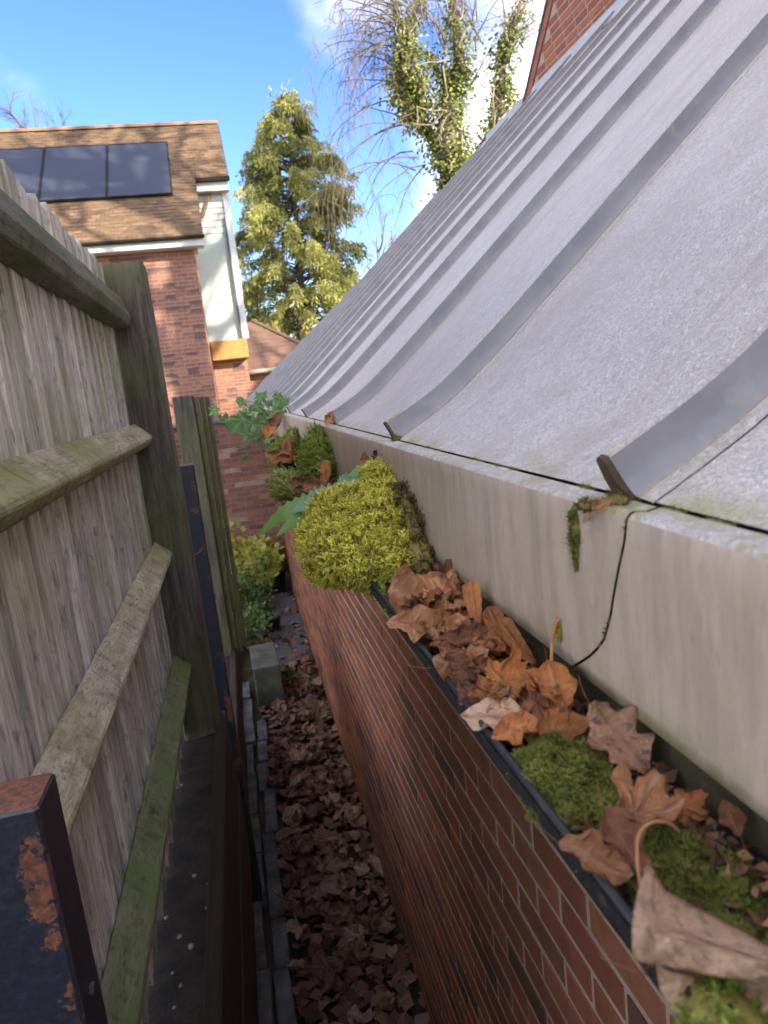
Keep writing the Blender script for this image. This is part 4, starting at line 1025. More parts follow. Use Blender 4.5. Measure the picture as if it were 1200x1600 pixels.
def leaf_shape(kind, r_, n_ang=44, n_ring=6):
    """returns vertices (unit size, tip towards +x), faces and vein values"""
    V, FC, VE = [], [], []
    if kind == 'maple':
        lobes = [(0, 1.0, 23), (R(50), 0.9, 20), (-R(50), 0.9, 20), (R(108), 0.62, 22), (-R(108), 0.62, 22)]
        lobes = [(a + r_.uniform(-.06, .06), l * r_.uniform(.9, 1.08), w_) for a, l, w_ in lobes]
        cx = -0.28
        for q in range(n_ang):
            th = -math.pi + 2 * math.pi * q / n_ang
            rr = 0.40
            for a, l, w_ in lobes:
                d = abs((th - a + math.pi) % (2 * math.pi) - math.pi)
                rr = max(rr, l * math.exp(-(math.degrees(d) / (w_ * 1.9)) ** 1.5))
            rr *= 0.62 * (1 + 0.07 * (1 if q % 2 else -1)) * (0.72 if r_.random() < 0.08 else 1)
            if abs(th) > 2.8: rr *= 0.65
            for k in range(1, n_ring + 1):
                f = k / n_ring; V.append((cx + rr * f * math.cos(th), rr * f * math.sin(th)))
                dv = min(abs((th - a + math.pi) % (2 * math.pi) - math.pi) * f * rr for a, l, w_ in lobes)
                VE.append(math.exp(-(dv / 0.018) ** 2))
        V.append((cx, 0)); VE.append(1.0); c = len(V) - 1
        for q in range(n_ang):
            q2 = (q + 1) % n_ang
            FC.append((c, q * n_ring, q2 * n_ring))
            for k in range(n_ring - 1): FC.append((q * n_ring + k, q * n_ring + k + 1, q2 * n_ring + k + 1, q2 * n_ring + k))
    else:
        nu, nv = 18, 8
        for i in range(nu + 1):
            u = i / nu
            if kind == 'ovate': w_ = 0.36 * (math.sin(math.pi * u ** 0.85) ** 0.8) + 0.004
            elif kind == 'wing': w_ = (0.05 + 0.16 * (u ** 0.7)) * (1 if u < 0.82 else max(0.12, math.sqrt(max(0, 1 - ((u - 0.82) / 0.185) ** 2))))
            elif kind == 'square': w_ = 0.42 * (1 if 0.12 < u < 0.9 else (0.55 + 3.6 * u if u <= .12 else 0.75)) * (1 + 0.05 * math.sin(9 * u))
            else: w_ = (0.07 + 0.26 * math.sin(math.pi * min(1, u * 1.02)) ** 0.7) * (1 + 0.36 * math.cos(u * 5.2 * math.pi)) * (1 if u > 0.1 else 0.5) + 0.004  # oak
            for j in range(nv + 1):
                v = -1 + 2 * j / nv; V.append((u - 0.5, v * w_ * (1 + 0.03 * math.sin(31 * u + 5 * v))))
                side = abs(math.sin((u * 5.5 - abs(v) * 0.7) * math.pi))
                VE.append(max(math.exp(-(v * w_ / 0.016) ** 2), 0.75 * math.exp(-(side / 0.16) ** 2) if kind != 'wing' else 0.3 * side))
        for i in range(nu):
            for j in range(nv): FC.append((i * (nv + 1) + j, i * (nv + 1) + j + 1, (i + 1) * (nv + 1) + j + 1, (i + 1) * (nv + 1) + j))
    return V, FC, VE
def leaf_mesh(kind, mat, kx=0.6, ky=1.2, crumple=0.03, seed=0, fold=0.0, thick=0.006, n_ang=44, n_ring=6, edge=0.55):
    r_ = random.Random(seed); V, FC, VE = leaf_shape(kind, r_, n_ang, n_ring)
    ph = [r_.uniform(0, 6.28) for _ in range(6)]; P = []
    for (x, y), ve in zip(V, VE):
        z = crumple * (math.sin(7 * x + ph[0]) * math.cos(6 * y + ph[1]) + 0.6 * math.sin(15 * y + 9 * x + ph[2]) + 0.35 * math.sin(27 * x - 19 * y + ph[3])) - 0.012 * ve
        kyy = ky * (1 + 0.5 * math.sin(4 * x + ph[4]))
        z += fold * abs(y) + edge * (math.hypot(x, y * 1.5) ** 3) * (0.5 + math.sin(5 * math.atan2(y, x) + ph[2]))
        if abs(kyy) > 1e-3:
            R_ = 1 / kyy; a = y * kyy; y2 = math.sin(a) * (R_ - z); z2 = R_ - math.cos(a) * (R_ - z)
        else: y2, z2 = y, z
        kxx = kx * (1 + 0.4 * math.sin(3 * y + ph[5]))
        if abs(kxx) > 1e-3:
            R_ = 1 / kxx; a = x * kxx; x2 = math.sin(a) * (R_ - z2); z3 = R_ - math.cos(a) * (R_ - z2)
        else: x2, z3 = x, z2
        P.append((x2, y2, z3))
    me = bpy.data.meshes.new('leaf_' + kind); me.from_pydata(P, [], FC); me.materials.append(mat)
    me.polygons.foreach_set('use_smooth', [True] * len(me.polygons))
    at = me.attributes.new('vein', 'FLOAT', 'POINT'); at.data.foreach_set('value', VE); me.update()
    return me
cam_r, cam_u, cam_b = RW[:, 0], RW[:, 1], RW[:, 2]
def orient(px, py, ang, mixc, tilt, r_, z=None, y=None, x=None):
    p = onz(px, py, z) if z is not None else (ony(px, py, y) if y is not None else onx(px, py, x))
    c = CAM - p; depth = np.linalg.norm(c); c /= depth
    n = np.array([0, 0, 1.0]) * (1 - mixc) + c * mixc + np.array([r_.gauss(0, tilt), r_.gauss(0, tilt), r_.gauss(0, tilt * .5)]); n /= np.linalg.norm(n)
    a = R(ang); ax = cam_r * math.cos(a) + cam_u * math.sin(a); ax = ax - n * (ax @ n); ax /= np.linalg.norm(ax); ay = cr3(n, ax)
    M = Matrix(((ax[0], ay[0], n[0]), (ax[1], ay[1], n[1]), (ax[2], ay[2], n[2])))
    return p, M.to_quaternion(), abs((CAM - p) @ (-RW[:, 2]) * -1)
def put_leaf(px, py, z, size, kind, mat, ang, label=None, mixc=0.5, kx=0.5, ky=1.2, crumple=0.03, fold=0.0, seed=0, tilt=0.12, group=None, stalk=True, y=None, x=None):
    r_ = random.Random(seed * 13 + 5)
    p, q, d = orient(px, py, ang, mixc, tilt, r_, z if y is None and x is None else None, y, x)
    s_ = size * d / F
    me = leaf_mesh(kind, LM[mat], kx * 1.3, ky * 1.35, crumple * 1.5, seed, fold)
    name = {'maple': 'fallen_leaf', 'oak': 'fallen_leaf', 'ovate': 'fallen_leaf', 'square': 'fallen_leaf', 'wing': 'maple_seed'}[kind]
    o = link(name, me, None, tuple(p)); o.rotation_mode = 'QUATERNION'; o.rotation_quaternion = q; o.scale = (s_, s_, s_)
    so_ = o.modifiers.new('thick', 'SOLIDIFY'); so_.thickness = 0.004; so_.offset = 0
    props(o, label, 'leaf' if kind != 'wing' else 'seed', group)
    if stalk and kind in ('maple', 'oak', 'ovate'):
        b = MB(); x0 = -0.28 if kind == 'maple' else -0.49
        b.tube([(x0, 0, -0.01), (x0 - 0.12, 0.01, 0.01), (x0 - 0.26, 0.05, 0.03), (x0 - 0.38, 0.11, 0.02)], [0.009, 0.007, 0.006, 0.008], 5)
        b.build('stalk', LM['brown'], o, True)
    elif kind == 'wing':
        b = MB(); rows = []
        for i in range(6):
            th = math.pi * (0.05 + .9 * i / 5); rows.append([(-0.5 + 0.085 * math.cos(th), 0.065 * math.sin(th) * math.cos(2 * math.pi * k / 8), 0.045 * math.sin(th) * math.sin(2 * math.pi * k / 8)) for k in range(8)])
        b.grid(rows, close=True); b.build('nut', LM['brown'], o, True)
    return o
Z0 = 2.462
H = [ # px, py, z, size px, kind, colour, angle, label, mix, kx, ky, crumple, fold
 (655, 934, 2.478, 100, 'square', 'tan', 160, 'broad pale tan leaf lying against the bright green moss edge', 0.6, 0.3, 0.7, 0.035, 0),
 (697, 912, 2.490, 84, 'maple', 'tan', 60, 'tan folded leaf tucked behind the broad pale leaf near the fascia', 0.7, 0.5, 2.6, 0.04, 0.3),
 (699, 889, 2.500, 50, 'maple', 'brown', 80, 'small dark crinkled leaf pressed up against the fascia beside the moss', 0.9, 0.4, 0.6, 0.05, 0),
 (741, 948, 2.494, 82, 'wing', 'orange', 100, 'upright narrow orange maple seed standing against the fascia', 0.9, 0.1, 0.8, 0.01, 0),
 (662, 984, 2.470, 118, 'ovate', 'tan', 168, 'long pinkish tan leaf along the gutter rim below the broad leaf', 0.45, 0.8, 1.6, 0.04, 0),
 (716, 900, 2.492, 62, 'ovate', 'tan', 75, 'narrow tan curled leaf standing next to the upright seed', 0.8, 0.3, 3.0, 0.03, 0.2),
 (727, 1000, 2.478, 88, 'ovate', 'brown', 190, 'tightly rolled brown leaf in the middle of the gutter', 0.5, 0.3, 5.0, 0.03, 0),
 (783, 990, 2.488, 92, 'wing', 'orange', 112, 'big rounded orange seed wing leaning on the fascia', 0.85, 0.2, 0.9, 0.012, 0),
 (806, 1003, 2.488, 88, 'wing', 'orange', 125, 'second rounded orange seed wing overlapping its neighbour', 0.85, 0.2, 1.1, 0.012, 0),
 (722, 1035, 2.474, 98, 'ovate', 'tan', 10, 'wide tan leaf with wavy edges near the middle of the gutter', 0.5, 0.6, 2.2, 0.05, 0),
 (700, 1045, 2.468, 60, 'maple', 'orange', 250, 'orange leaf tip curling down towards the gutter rim', 0.5, 1.0, 1.4, 0.05, 0),
 (822, 1058, 2.486, 128, 'maple', 'orange', 20, 'large cupped rusty orange leaf with a pale upturned edge', 0.55, 0.9, 1.7, 0.03, 0),
 (870, 1075, 2.486, 92, 'ovate', 'orange', 285, 'orange leaf slanting down from the fascia gap beside the cupped leaf', 0.7, 0.4, 2.0, 0.03, 0),
 (782, 1082, 2.474, 102, 'maple', 'tan', 200, 'curled sandy leaf below the large cupped leaf', 0.5, 0.6, 2.0, 0.05, 0),
 (738, 1090, 2.464, 66, 'ovate', 'brown', 120, 'dark red brown leaf by the rim, halfway along the gutter', 0.4, 0.5, 1.6, 0.04, 0),
 (770, 1122, 2.466, 104, 'ovate', 'pale', 155, 'pale buff leaf lying along the gutter rim above the round moss', 0.4, 0.4, 1.4, 0.03, 0),
 (805, 1140, 2.470, 78, 'ovate', 'orange', 200, 'rounded orange leaf just above the round green moss cushion', 0.5, 0.5, 2.2, 0.03, 0),
 (862, 1108, 2.476, 96, 'maple', 'brown', 330, 'reddish brown leaf between the cupped leaf and the moss cushion', 0.5, 0.5, 1.5, 0.05, 0),
 (880, 1138, 2.472, 92, 'ovate', 'orange', 8, 'slim orange leaf with a dark lower edge touching the moss cushion', 0.5, 0.4, 2.4, 0.02, 0),
 (966, 1152, 2.478, 128, 'oak', 'spot', 305, 'lobed mauve tan leaf with dark spots hanging from the fascia gap', 0.75, 0.4, 0.8, 0.02, 0),
 (1012, 1238, 2.482, 140, 'maple', 'tan', 60, 'tan star shaped leaf with a curled stalk right of the moss cushion', 0.65, 0.5, 1.0, 0.025, 0),
 (1082, 1250, 2.474, 74, 'maple', 'orange', 30, 'small red orange leaf behind the star shaped leaf', 0.5, 0.7, 1.6, 0.05, 0),
 (1143, 1278, 2.474, 58, 'ovate', 'brown', 110, 'brown rounded leaf below the fascia near the right edge', 0.5, 0.5, 1.6, 0.04, 0),
 (978, 1318, 2.474, 120, 'ovate', 'brown', 290, 'upright brown curled leaf ahead of the big pale leaf', 0.75, 0.2, 3.6, 0.02, 0.1),
 (930, 1345, 2.468, 118, 'ovate', 'tan', 318, 'narrow tan leaf draped along the rim near the big pale leaf', 0.45, 0.5, 2.2, 0.02, 0),
 (1120, 1530, 2.466, 200, 'ovate', 'pale', 345, 'second pale leaf underneath the big folded one at bottom right', 0.5, 0.4, 1.5, 0.02, 0),
 (1150, 1545, 2.460, 120, 'ovate', 'tan', 350, 'tan leaf scrap lowest in the bottom right corner', 0.5, 0.4, 1.5, 0.02, 0)]
for i, (px, py, z, sz, kd, mt, an, lab, mx, kx, ky, cr_, fo) in enumerate(H):
    if i % 4 == 1 and kd != 'wing': ky = -ky * 0.8
    put_leaf(px, py, z, sz, kd, mt, an, lab, mx, kx, ky, cr_, fo, seed=100 + i, group='leaves lying in the gutter', tilt=0.10)
def folded_leaf():
    top = [(1012, 1345), (1040, 1392), (1090, 1420), (1150, 1450), (1200, 1478), (1262, 1508)]
    bot = [(989, 1500), (1030, 1508), (1085, 1518), (1140, 1528), (1200, 1532), (1262, 1522)]
    nu, nv = 30, 12; r_ = random.Random(3); P, VE, FC = [], [], []
    def along(c, u):
        f = u * (len(c) - 1); i = min(int(f), len(c) - 2); g_ = f - i; return np.array(c[i]) * (1 - g_) + np.array(c[i + 1]) * g_
    for i in range(nu + 1):
        u = i / nu; a, c = along(top, u), along(bot, u)
        for j in range(nv + 5):
            v = j / nv
            if v <= 1:
                q = a * (1 - v) + c * v; q[0] -= 10 * math.sin(math.pi * v) * (1 - u) ** 2
                z = 2.474 + 0.017 * math.sin(math.pi * (0.15 + 0.75 * v)) + 0.004 * math.sin(9 * u + 2 * v) * (0.3 + v) + 0.0012 * math.sin(31 * u + 17 * v)
            else:       # lower flap turned under
                k = (v - 1) * nv / 4; q = c + np.array([6 + 10 * k, -14 * k + 5 * math.sin(7 * u)]); z = 2.478 - 0.012 * k
            p = onz(q[0], q[1], z); P.append(p)
            VE.append(max(math.exp(-((v - 0.45 - 0.1 * u) / 0.05) ** 2), 0.6 * math.exp(-(math.sin((u * 6 + abs(v - .5) * 1.3) * math.pi) / 0.14) ** 2)))
    n = nv + 5
    for i in range(nu):
        for j in range(n - 1): FC.append((i * n + j, i * n + j + 1, (i + 1) * n + j + 1, (i + 1) * n + j))
    c0 = np.mean(P, axis=0); sc_ = 0.07
    me = bpy.data.meshes.new('leaf_folded'); me.from_pydata([tuple((p - c0) / sc_) for p in P], [], FC); me.materials.append(LM['pale'])
    me.polygons.foreach_set('use_smooth', [True] * len(me.polygons)); at = me.attributes.new('vein', 'FLOAT', 'POINT'); at.data.foreach_set('value', VE); me.update()
    o = link('fallen_leaf', me, None, tuple(c0), None, (sc_,) * 3); m = o.modifiers.new('thick', 'SOLIDIFY'); m.thickness = 0.006; m.offset = 0
    props(o, 'big pale folded leaf spilling over the gutter rim at bottom right', 'leaf', 'leaves lying in the gutter')
folded_leaf()
# leaves lodged farther along the gutter
for i, (px, py, y, sz, kd, mt, an, lab) in enumerate((
    (508, 742, 1.80, 52, 'wing', 'orange', 95, 'upright orange seed standing behind the big bright moss cushion'),
    (520, 768, 1.78, 62, 'ovate', 'brown', 170, 'twisted brown leaf behind the big bright moss cushion'),
    (495, 762, 1.85, 46, 'ovate', 'tan', 20, 'small tan leaf left of the twisted leaf behind the big moss'),
    (505, 778, 1.75, 40, 'ovate', 'orange', 15, 'orange leaf peeping below the twisted leaf behind the big moss'),
    (470, 757, 1.95, 44, 'ovate', 'brown', 160, 'brown leaf beneath the pale fluffy moss'),
    (430, 712, 2.75, 34, 'ovate', 'tan', 30, 'tan leaf in the far leaf heap by the mossy strip'),
    (448, 708, 2.7, 36, 'maple', 'tan', 120, 'pale lobed leaf in the far leaf heap'),
    (452, 695, 2.8, 30, 'ovate', 'orange', 100, 'orange leaf standing in the far leaf heap'),
    (440, 720, 2.6, 34, 'ovate', 'orange', 200, 'orange leaf at the bottom of the far leaf heap'),
    (432, 660, 3.5, 40, 'ovate', 'brown', 80, 'reddish brown leaf under the ivy clump'),
    (425, 672, 3.4, 34, 'maple', 'orange', 40, 'orange brown leaf beside the ivy clump'),
    (570, 716, 1.31, 20, 'ovate', 'orange', 90, 'tiny orange leaf upright on top of the big moss cushion'),
    (592, 716, 1.29, 34, 'oak', 'dark', 80, 'small dark ragged leaf on top of the big moss cushion'),
    (514, 655, 2.0, 30, 'ovate', 'tan', 70, 'tan leaf caught at the end of the second rib'))):
    put_leaf(px, py, None, sz, kd, mt, an, lab, 0.6, 0.4, 2.0, 0.04, 0, seed=300 + i, y=y, group='leaves lying in the gutter')
# unremarkable leaf scraps that fill the gutter under the others
fr2 = random.Random(77)
for i in range(46):
    t_ = fr2.random(); y = 0.40 + 0.52 * t_; x = fr2.uniform(0.174, 0.246)
    px, py, d = proj((x, y, 2.455))
    if (850 < px < 960 and 1150 < py < 1290): continue
    put_leaf(px, py, 2.452 + fr2.uniform(-0.006, 0.006), fr2.uniform(50, 90) * 0.5 / max(d, .3), fr2.choice(('ovate', 'maple', 'oak')), fr2.choice(('brown', 'orange', 'dark', 'tan')), fr2.uniform(0, 360),
             'small brown leaf scrap wedged low among the gutter leaves', 0.3, 0.6, 1.8, 0.05, 0, seed=500 + i, tilt=0.25, group='leaf scraps wedged low in the gutter', stalk=False)
for i in range(44):
    t_ = fr2.random(); y = 0.50 + 0.46 * t_; x = fr2.uniform(0.178, 0.244)
    px, py, d = proj((x, y, 2.466))
    put_leaf(px, py, 2.466 + fr2.uniform(-0.002, 0.016), fr2.uniform(60, 100) * 0.55 / max(d, .3), fr2.choice(('ovate', 'maple', 'ovate', 'oak', 'wing')), fr2.choice(('brown', 'orange', 'orange', 'tan', 'tan')), fr2.uniform(0, 360),
             'curled orange brown leaf heaped with others in the gutter', fr2.uniform(.3, .7), 0.8, fr2.uniform(1.5, 4.0), 0.05, 0.1, seed=600 + i, tilt=0.3, group='curled leaves heaped in the gutter', stalk=False)
# debris bed in the gutter
b = MB(); dr_ = random.Random(9); rows = []
for i in range(160):
    y = -0.4 + 5.4 * i / 159; rows.append([(x, y, GZ - 0.022 + 0.006 * math.sin(40 * y + 60 * x) + dr_.uniform(-.003, .003) + (0.006 if x > 0.235 else 0)) for x in (0.167, 0.18, 0.195, 0.21, 0.225, 0.24, 0.2545)])
b.grid(rows, flip=True)
props(b.build('leaf_mould', m_dark('leaf_mould', (0.022, 0.015, 0.010))), 'dark rotted leaf mould lining the gutter', 'leaf mould', kind='stuff')
b = MB()
for q in range(2600):
    x = dr_.uniform(0.169, 0.250) if q % 2 else dr_.uniform(0.226, 0.2535); y = dr_.uniform(0.18, 1.05) if q < 2100 else dr_.uniform(1.4, 3.6)
    p = np.array([x, y, GZ - 0.016 + dr_.uniform(0, 0.012) + (0.008 if x > 0.235 else 0)]); d = rv(dr_); d[2] *= 0.5; d /= np.linalg.norm(d)
    wv = cr3(d, rv(dr_)); wv /= np.linalg.norm(wv); L = dr_.uniform(0.004, 0.016); quadleaf(b, p, d, wv, L, L * dr_.uniform(.12, .4))
props(b.build('leaf_crumbs', m_foliage('crumb', (0.05, 0.028, 0.015), (0.15, 0.07, 0.035), (0.30, 0.15, 0.07), 0.8, 0)), 'crumbled leaf fragments filling the gaps in the gutter', 'leaf crumbs', kind='stuff')
# stalks and twigs
def twig_obj(pts, rad, label, mat=None, name='twig'):
    dp = []
    for i in range(len(pts) - 1):
        p0, p1 = pts[max(i - 1, 0)], pts[i]; p2, p3 = pts[i + 1], pts[min(i + 2, len(pts) - 1)]
        for f in (0, .25, .5, .75):
            dp.append(0.5 * ((2 * p1) + (p2 - p0) * f + (2 * p0 - 5 * p1 + 4 * p2 - p3) * f * f + (3 * p1 - p0 - 3 * p2 + p3) * f ** 3))
    dp.append(pts[-1]); o = np.array(dp[0]); b = MB(); b.tube([p - o for p in dp], rad, 6)
    return props(b.build(name, mat or LM['tan'], None, True, loc=tuple(o)), label, 'twig')
twig_obj([onz(1003, 1400, 2.478), onz(996, 1345, 2.490), onz(998, 1305, 2.500), onz(1018, 1285, 2.506), onz(1045, 1286, 2.504), onz(1062, 1300, 2.494)], 0.0009, 'looping pale leaf stalk arching over the big pale leaf')
twig_obj([onz(862, 1060, 2.482), onx(862, 1015, .244), onx(866, 985, .246), onx(872, 968, .247)], 0.0016, 'short upright stalk with a bud stuck to the fascia', LM['tan'])
twig_obj([onz(705, 1055, 2.478), onz(735, 1070, 2.482), onz(765, 1082, 2.480)], 0.0007, 'thin dark stalk lying across the gutter leaves', LM['dark'])
twig_obj([onz(892, 1296, 2.468), onz(915, 1293, 2.472), onz(935, 1294, 2.470)], 0.0007, 'thin dark stalk below the round moss cushion', LM['dark'])

# leaf litter on the path
gl = random.Random(61); GLM = []
for i in range(14):
    GLM.append(leaf_mesh(gl.choice(('maple', 'maple', 'maple', 'ovate', 'oak')), LM['litter' if i % 3 else 'litter_pale'], gl.uniform(-.6, 1.2), gl.uniform(-1.5, 2.5), 0.06, 700 + i, n_ang=30, n_ring=4))
n_l = 0
while n_l < 235:
    y = 1.6 + 5.5 * gl.random() ** 0.9 if n_l < 190 else gl.uniform(6.8, 10.2); x = gl.uniform(-0.10, 0.43) if n_l < 190 else gl.uniform(-0.25, 0.42)
    px, py, d = proj((x, y, 0.05))
    if not (330 < px < 720 and 880 < py < 1640): 
        if gl.random() < 0.97: continue
    s_ = gl.uniform(0.07, 0.20)
    o = link('path_leaf', gl.choice(GLM), None, (x, y, 0.035 + gl.uniform(0, 0.05)), (gl.gauss(0, .35), gl.gauss(0, .35), gl.uniform(0, 6.28)), (s_, s_, s_))
    props(o, 'fallen brown leaf lying on the narrow path', 'leaf', 'fallen leaves on the path'); n_l += 1
for q in range(9):
    x, y = gl.uniform(-0.05, 0.38), gl.uniform(2.2, 7.5); L_ = gl.uniform(0.15, 0.4); an = gl.uniform(0, 3.14)
    pts = [np.array([x + L_ * f * math.cos(an) + gl.uniform(-.01, .01), y + L_ * f * math.sin(an) + gl.uniform(-.01, .01), 0.09 + gl.uniform(-.01, .01)]) for f in (0, .3, .65, 1)]
    b = MB(); b.tube([p - pts[0] for p in pts], [0.005, 0.004, 0.003, 0.0015], 5)
    props(b.build('twig', BARK, None, True, loc=tuple(pts[0])), 'thin dry twig lying among the path leaves', 'twig', 'twigs on the path')
b = MB()
for q in range(2600):
    x = gl.uniform(-0.11, 0.44); y = gl.uniform(0.8, 9.8); p = np.array([x, y, 0.02 + gl.uniform(0, 0.03)])
    d = rv(gl); d[2] *= 0.3; d /= np.linalg.norm(d); wv = cr3(d, [0, 0, 1] + rv(gl, .25)); wv /= np.linalg.norm(wv)
    L = gl.uniform(0.05, 0.11); quadleaf(b, p, d, wv, L, L * gl.uniform(.25, .45))
props(b.build('leaf_litter', m_foliage('litter_bits', (0.09, 0.05, 0.034), (0.17, 0.09, 0.06), (0.26, 0.15, 0.10), 0.8, 0)), 'brown leaf litter covering the narrow path', 'leaf litter', kind='stuff')

# ================================================================== MOSS
def m_moss(name, root, mid, tip):
    t = MT(name); a = t.attr('t'); r = t.attr('r')
    base = t.ramp(a, [(0.0, root), (0.5, mid), (1.0, tip)])
    br_ = t.rng(t.noise(t.pos(), 26, 4, 0.6), 0.55, 0.75, 0, 0.45)
    base = t.mix(br_, base, (0.16, 0.10, 0.03))
    base = t.mix(t.rng(t.noise(t.pos(), 11, 5, 0.7), 0.54, 0.68, 0, 0.6), base, (0.22, 0.15, 0.04))
    hv = t.n('ShaderNodeHueSaturation'); t.L.new(base, hv.inputs['Color']); t.L.new(t.rng(r, 0, 1, 0.65, 1.25), hv.inputs['Value'])
    base = hv.outputs[0]; m = t.done(base, 0.6, 0.25)
    tr = t.n('ShaderNodeBsdfTranslucent'); t.L.new(base, tr.inputs['Color']); ms = t.n('ShaderNodeMixShader'); ms.inputs[0].default_value = 0.3
    out = [n for n in t.t.nodes if n.type == 'OUTPUT_MATERIAL'][0]
    t.L.new(t.b.outputs[0], ms.inputs[1]); t.L.new(tr.outputs[0], ms.inputs[2]); t.L.new(ms.outputs[0], out.inputs[0]); return m
MOSS_Y = m_moss('moss_yellow', (0.24, 0.20, 0.03), (0.52, 0.49, 0.06), (0.76, 0.72, 0.12))
MOSS_G = m_moss('moss_green', (0.06, 0.07, 0.015), (0.17, 0.24, 0.03), (0.34, 0.42, 0.07))
MOSS_D = m_moss('moss_deep', (0.045, 0.045, 0.012), (0.12, 0.15, 0.025), (0.24, 0.27, 0.05))
MOSS_B = m_moss('moss_brown', (0.05, 0.035, 0.015), (0.12, 0.085, 0.03), (0.22, 0.16, 0.05))
MOSS_P = m_moss('moss_pale', (0.10, 0.08, 0.02), (0.30, 0.34, 0.07), (0.52, 0.56, 0.16))
def moss(name, label, lobes, n, L, mat, seed, ok=lambda p: True, up=0.4, wd=0.16, cat='moss', core=None, droop=0.0):
    """cushion of tiny shoots over ellipsoid lobes ((centre), (radii))"""
    r_ = random.Random(seed); c0 = np.array(lobes[0][0], float)
    t = empty(name, tuple(c0), label, cat)
    cb = MB()
    for c, rad in lobes:
        rows = []
        for i in range(9):
            th = math.pi * (0.02 + 0.96 * i / 8)
            rows.append([np.array(c) + 0.93 * np.array(rad) * np.array([math.sin(th) * math.cos(2 * math.pi * k / 14), math.sin(th) * math.sin(2 * math.pi * k / 14), math.cos(th)]) for k in range(14)])
        rows = [[(min(p[0], 0.2495) if c[0] < 0.2495 else p[0], p[1], p[2]) for p in r0] for r0 in rows]
        cb.grid(rows, close=True)
    part(cb, 'root_mat', core or bpy.data.materials['moss_core'], t, True)
    g_ = np.random.default_rng(seed)
    areas = np.array([rad[0] * rad[1] + rad[1] * rad[2] + rad[0] * rad[2] for c, rad in lobes]); CS = np.array([c for c, _ in lobes], float); RS = np.array([r0 for _, r0 in lobes], float)
    N = n * 7; kk = g_.choice(len(lobes), N, p=areas / areas.sum())
    unit = lambda a_: a_ / np.maximum(np.linalg.norm(a_, axis=1, keepdims=True), 1e-9)
    v = unit(g_.normal(size=(N, 3))); P = CS[kk] + v * RS[kk]
    keep = np.array([bool(ok(p)) for p in P])
    for j in range(len(lobes)): keep &= (kk == j) | ((((P - CS[j]) / RS[j]) ** 2).sum(1) >= 0.9)
    nn = unit(v / RS[kk]); tc_ = CAM - P; keep &= (nn * tc_).sum(1) > -0.35 * np.linalg.norm(tc_, axis=1)
    idx = np.nonzero(keep)[0][:n]; P, nn = P[idx], nn[idx]; m_ = len(idx)
    cl = 0.75 + 0.35 * np.sin(P[:, 0] * 190 + seed) * np.sin(P[:, 1] * 150) + 0.2 * np.sin(P[:, 2] * 260 + P[:, 1] * 90)
    d = unit(nn + np.array([0, 0, up]) + g_.normal(size=(m_, 3)) * 0.32)
    Ls = (L * g_.uniform(0.6, 1.2, m_) * np.maximum(0.4, cl))[:, None]
    sd = unit(np.cross(d, g_.normal(size=(m_, 3)))); s2 = np.cross(d, sd); rr = g_.random(m_)
    bend = g_.normal(size=(m_, 3)) * 0.25
    A = [P - nn * L * 0.3 + d * Ls * f + bend * Ls * f * f for f in (0, 0.5, 1.0)]
    VV, TT, QF, TF = [], [], [], []; hw = Ls * wd * 0.30
    for w_ in (sd, s2):
        b0 = len(VV); VV += [A[0] - w_ * hw, A[0] + w_ * hw, A[1] + w_ * hw * 1.2, A[1] - w_ * hw * 1.2, A[2]]; TT += [0, 0, .5, .5, .95]
        QF.append((b0, b0 + 1, b0 + 2, b0 + 3)); TF.append((b0 + 3, b0 + 2, b0 + 4))
    for q in range(7):
        f = 0.3 + 0.7 * q / 6; a_ = (q * 2.4 + rr * 6)[:, None]; base = A[0] * (1 - f) + A[2] * f
        o = np.cos(a_) * sd + np.sin(a_) * s2; dd = d * 0.6 + o * 0.9; Lq = Ls * wd * 2.0 * (1.1 - 0.3 * f); ww = unit(np.cross(d, o)) * Lq * 0.26
        b0 = len(VV); VV += [base - ww, base + ww, base + dd * Lq]; TT += [f * .8, f * .8, min(1, f + .15)]; TF.append((b0, b0 + 1, b0 + 2))
    nv = len(VV); arr = np.stack(VV, 1).reshape(-1, 3) - c0
    F_ = []
    for i in range(m_):
        o_ = i * nv
        F_ += [tuple(o_ + x for x in f) for f in QF]; F_ += [tuple(o_ + x for x in f) for f in TF]
    me = bpy.data.meshes.new('shoots'); me.from_pydata(arr.tolist(), [], F_); me.materials.append(mat)
    for nm, vals in (('t', np.tile(np.array(TT, float), m_)), ('r', np.repeat(rr, nv))):
        at = me.attributes.new(nm, 'FLOAT', 'POINT'); at.data.foreach_set('value', vals)
    me.update(); props(link('shoots', me, t), kind='stuff')
    return t
m_dark('moss_core', (0.13, 0.11, 0.03))
fx = lambda p: p[0] < 0.2495
moss('moss_cushion', 'largest bright yellow green moss cushion bulging over the gutter rim', [((.205, 1.175, 2.485), (.060, .165, .090)), ((.150, 1.10, 2.490), (.070, .10, .048)), ((.135, 1.20, 2.482), (.058, .12, .050)), ((.168, 1.28, 2.50), (.060, .10, .066)), ((.222, 1.035, 2.480), (.040, .075, .048)), ((.205, 1.10, 2.530), (.045, .07, .045)), ((.232, 1.22, 2.555), (.028, .09, .052)), ((.170, 1.04, 2.486), (.035, .05, .036)), ((.118, 1.12, 2.470), (.036, .06, .036)), ((.185, 1.19, 2.545), (.036, .06, .034))], 13000, 0.0115, MOSS_Y, 1, fx, 0.25, 0.24)
moss('moss_fringe', 'dark olive moss fringe between the largest cushion and the fascia', [((.240, 1.10, 2.50), (.022, .13, .085)), ((.236, 0.985, 2.486), (.024, .05, .035))], 1300, 0.013, MOSS_B, 2, fx, 0.1)
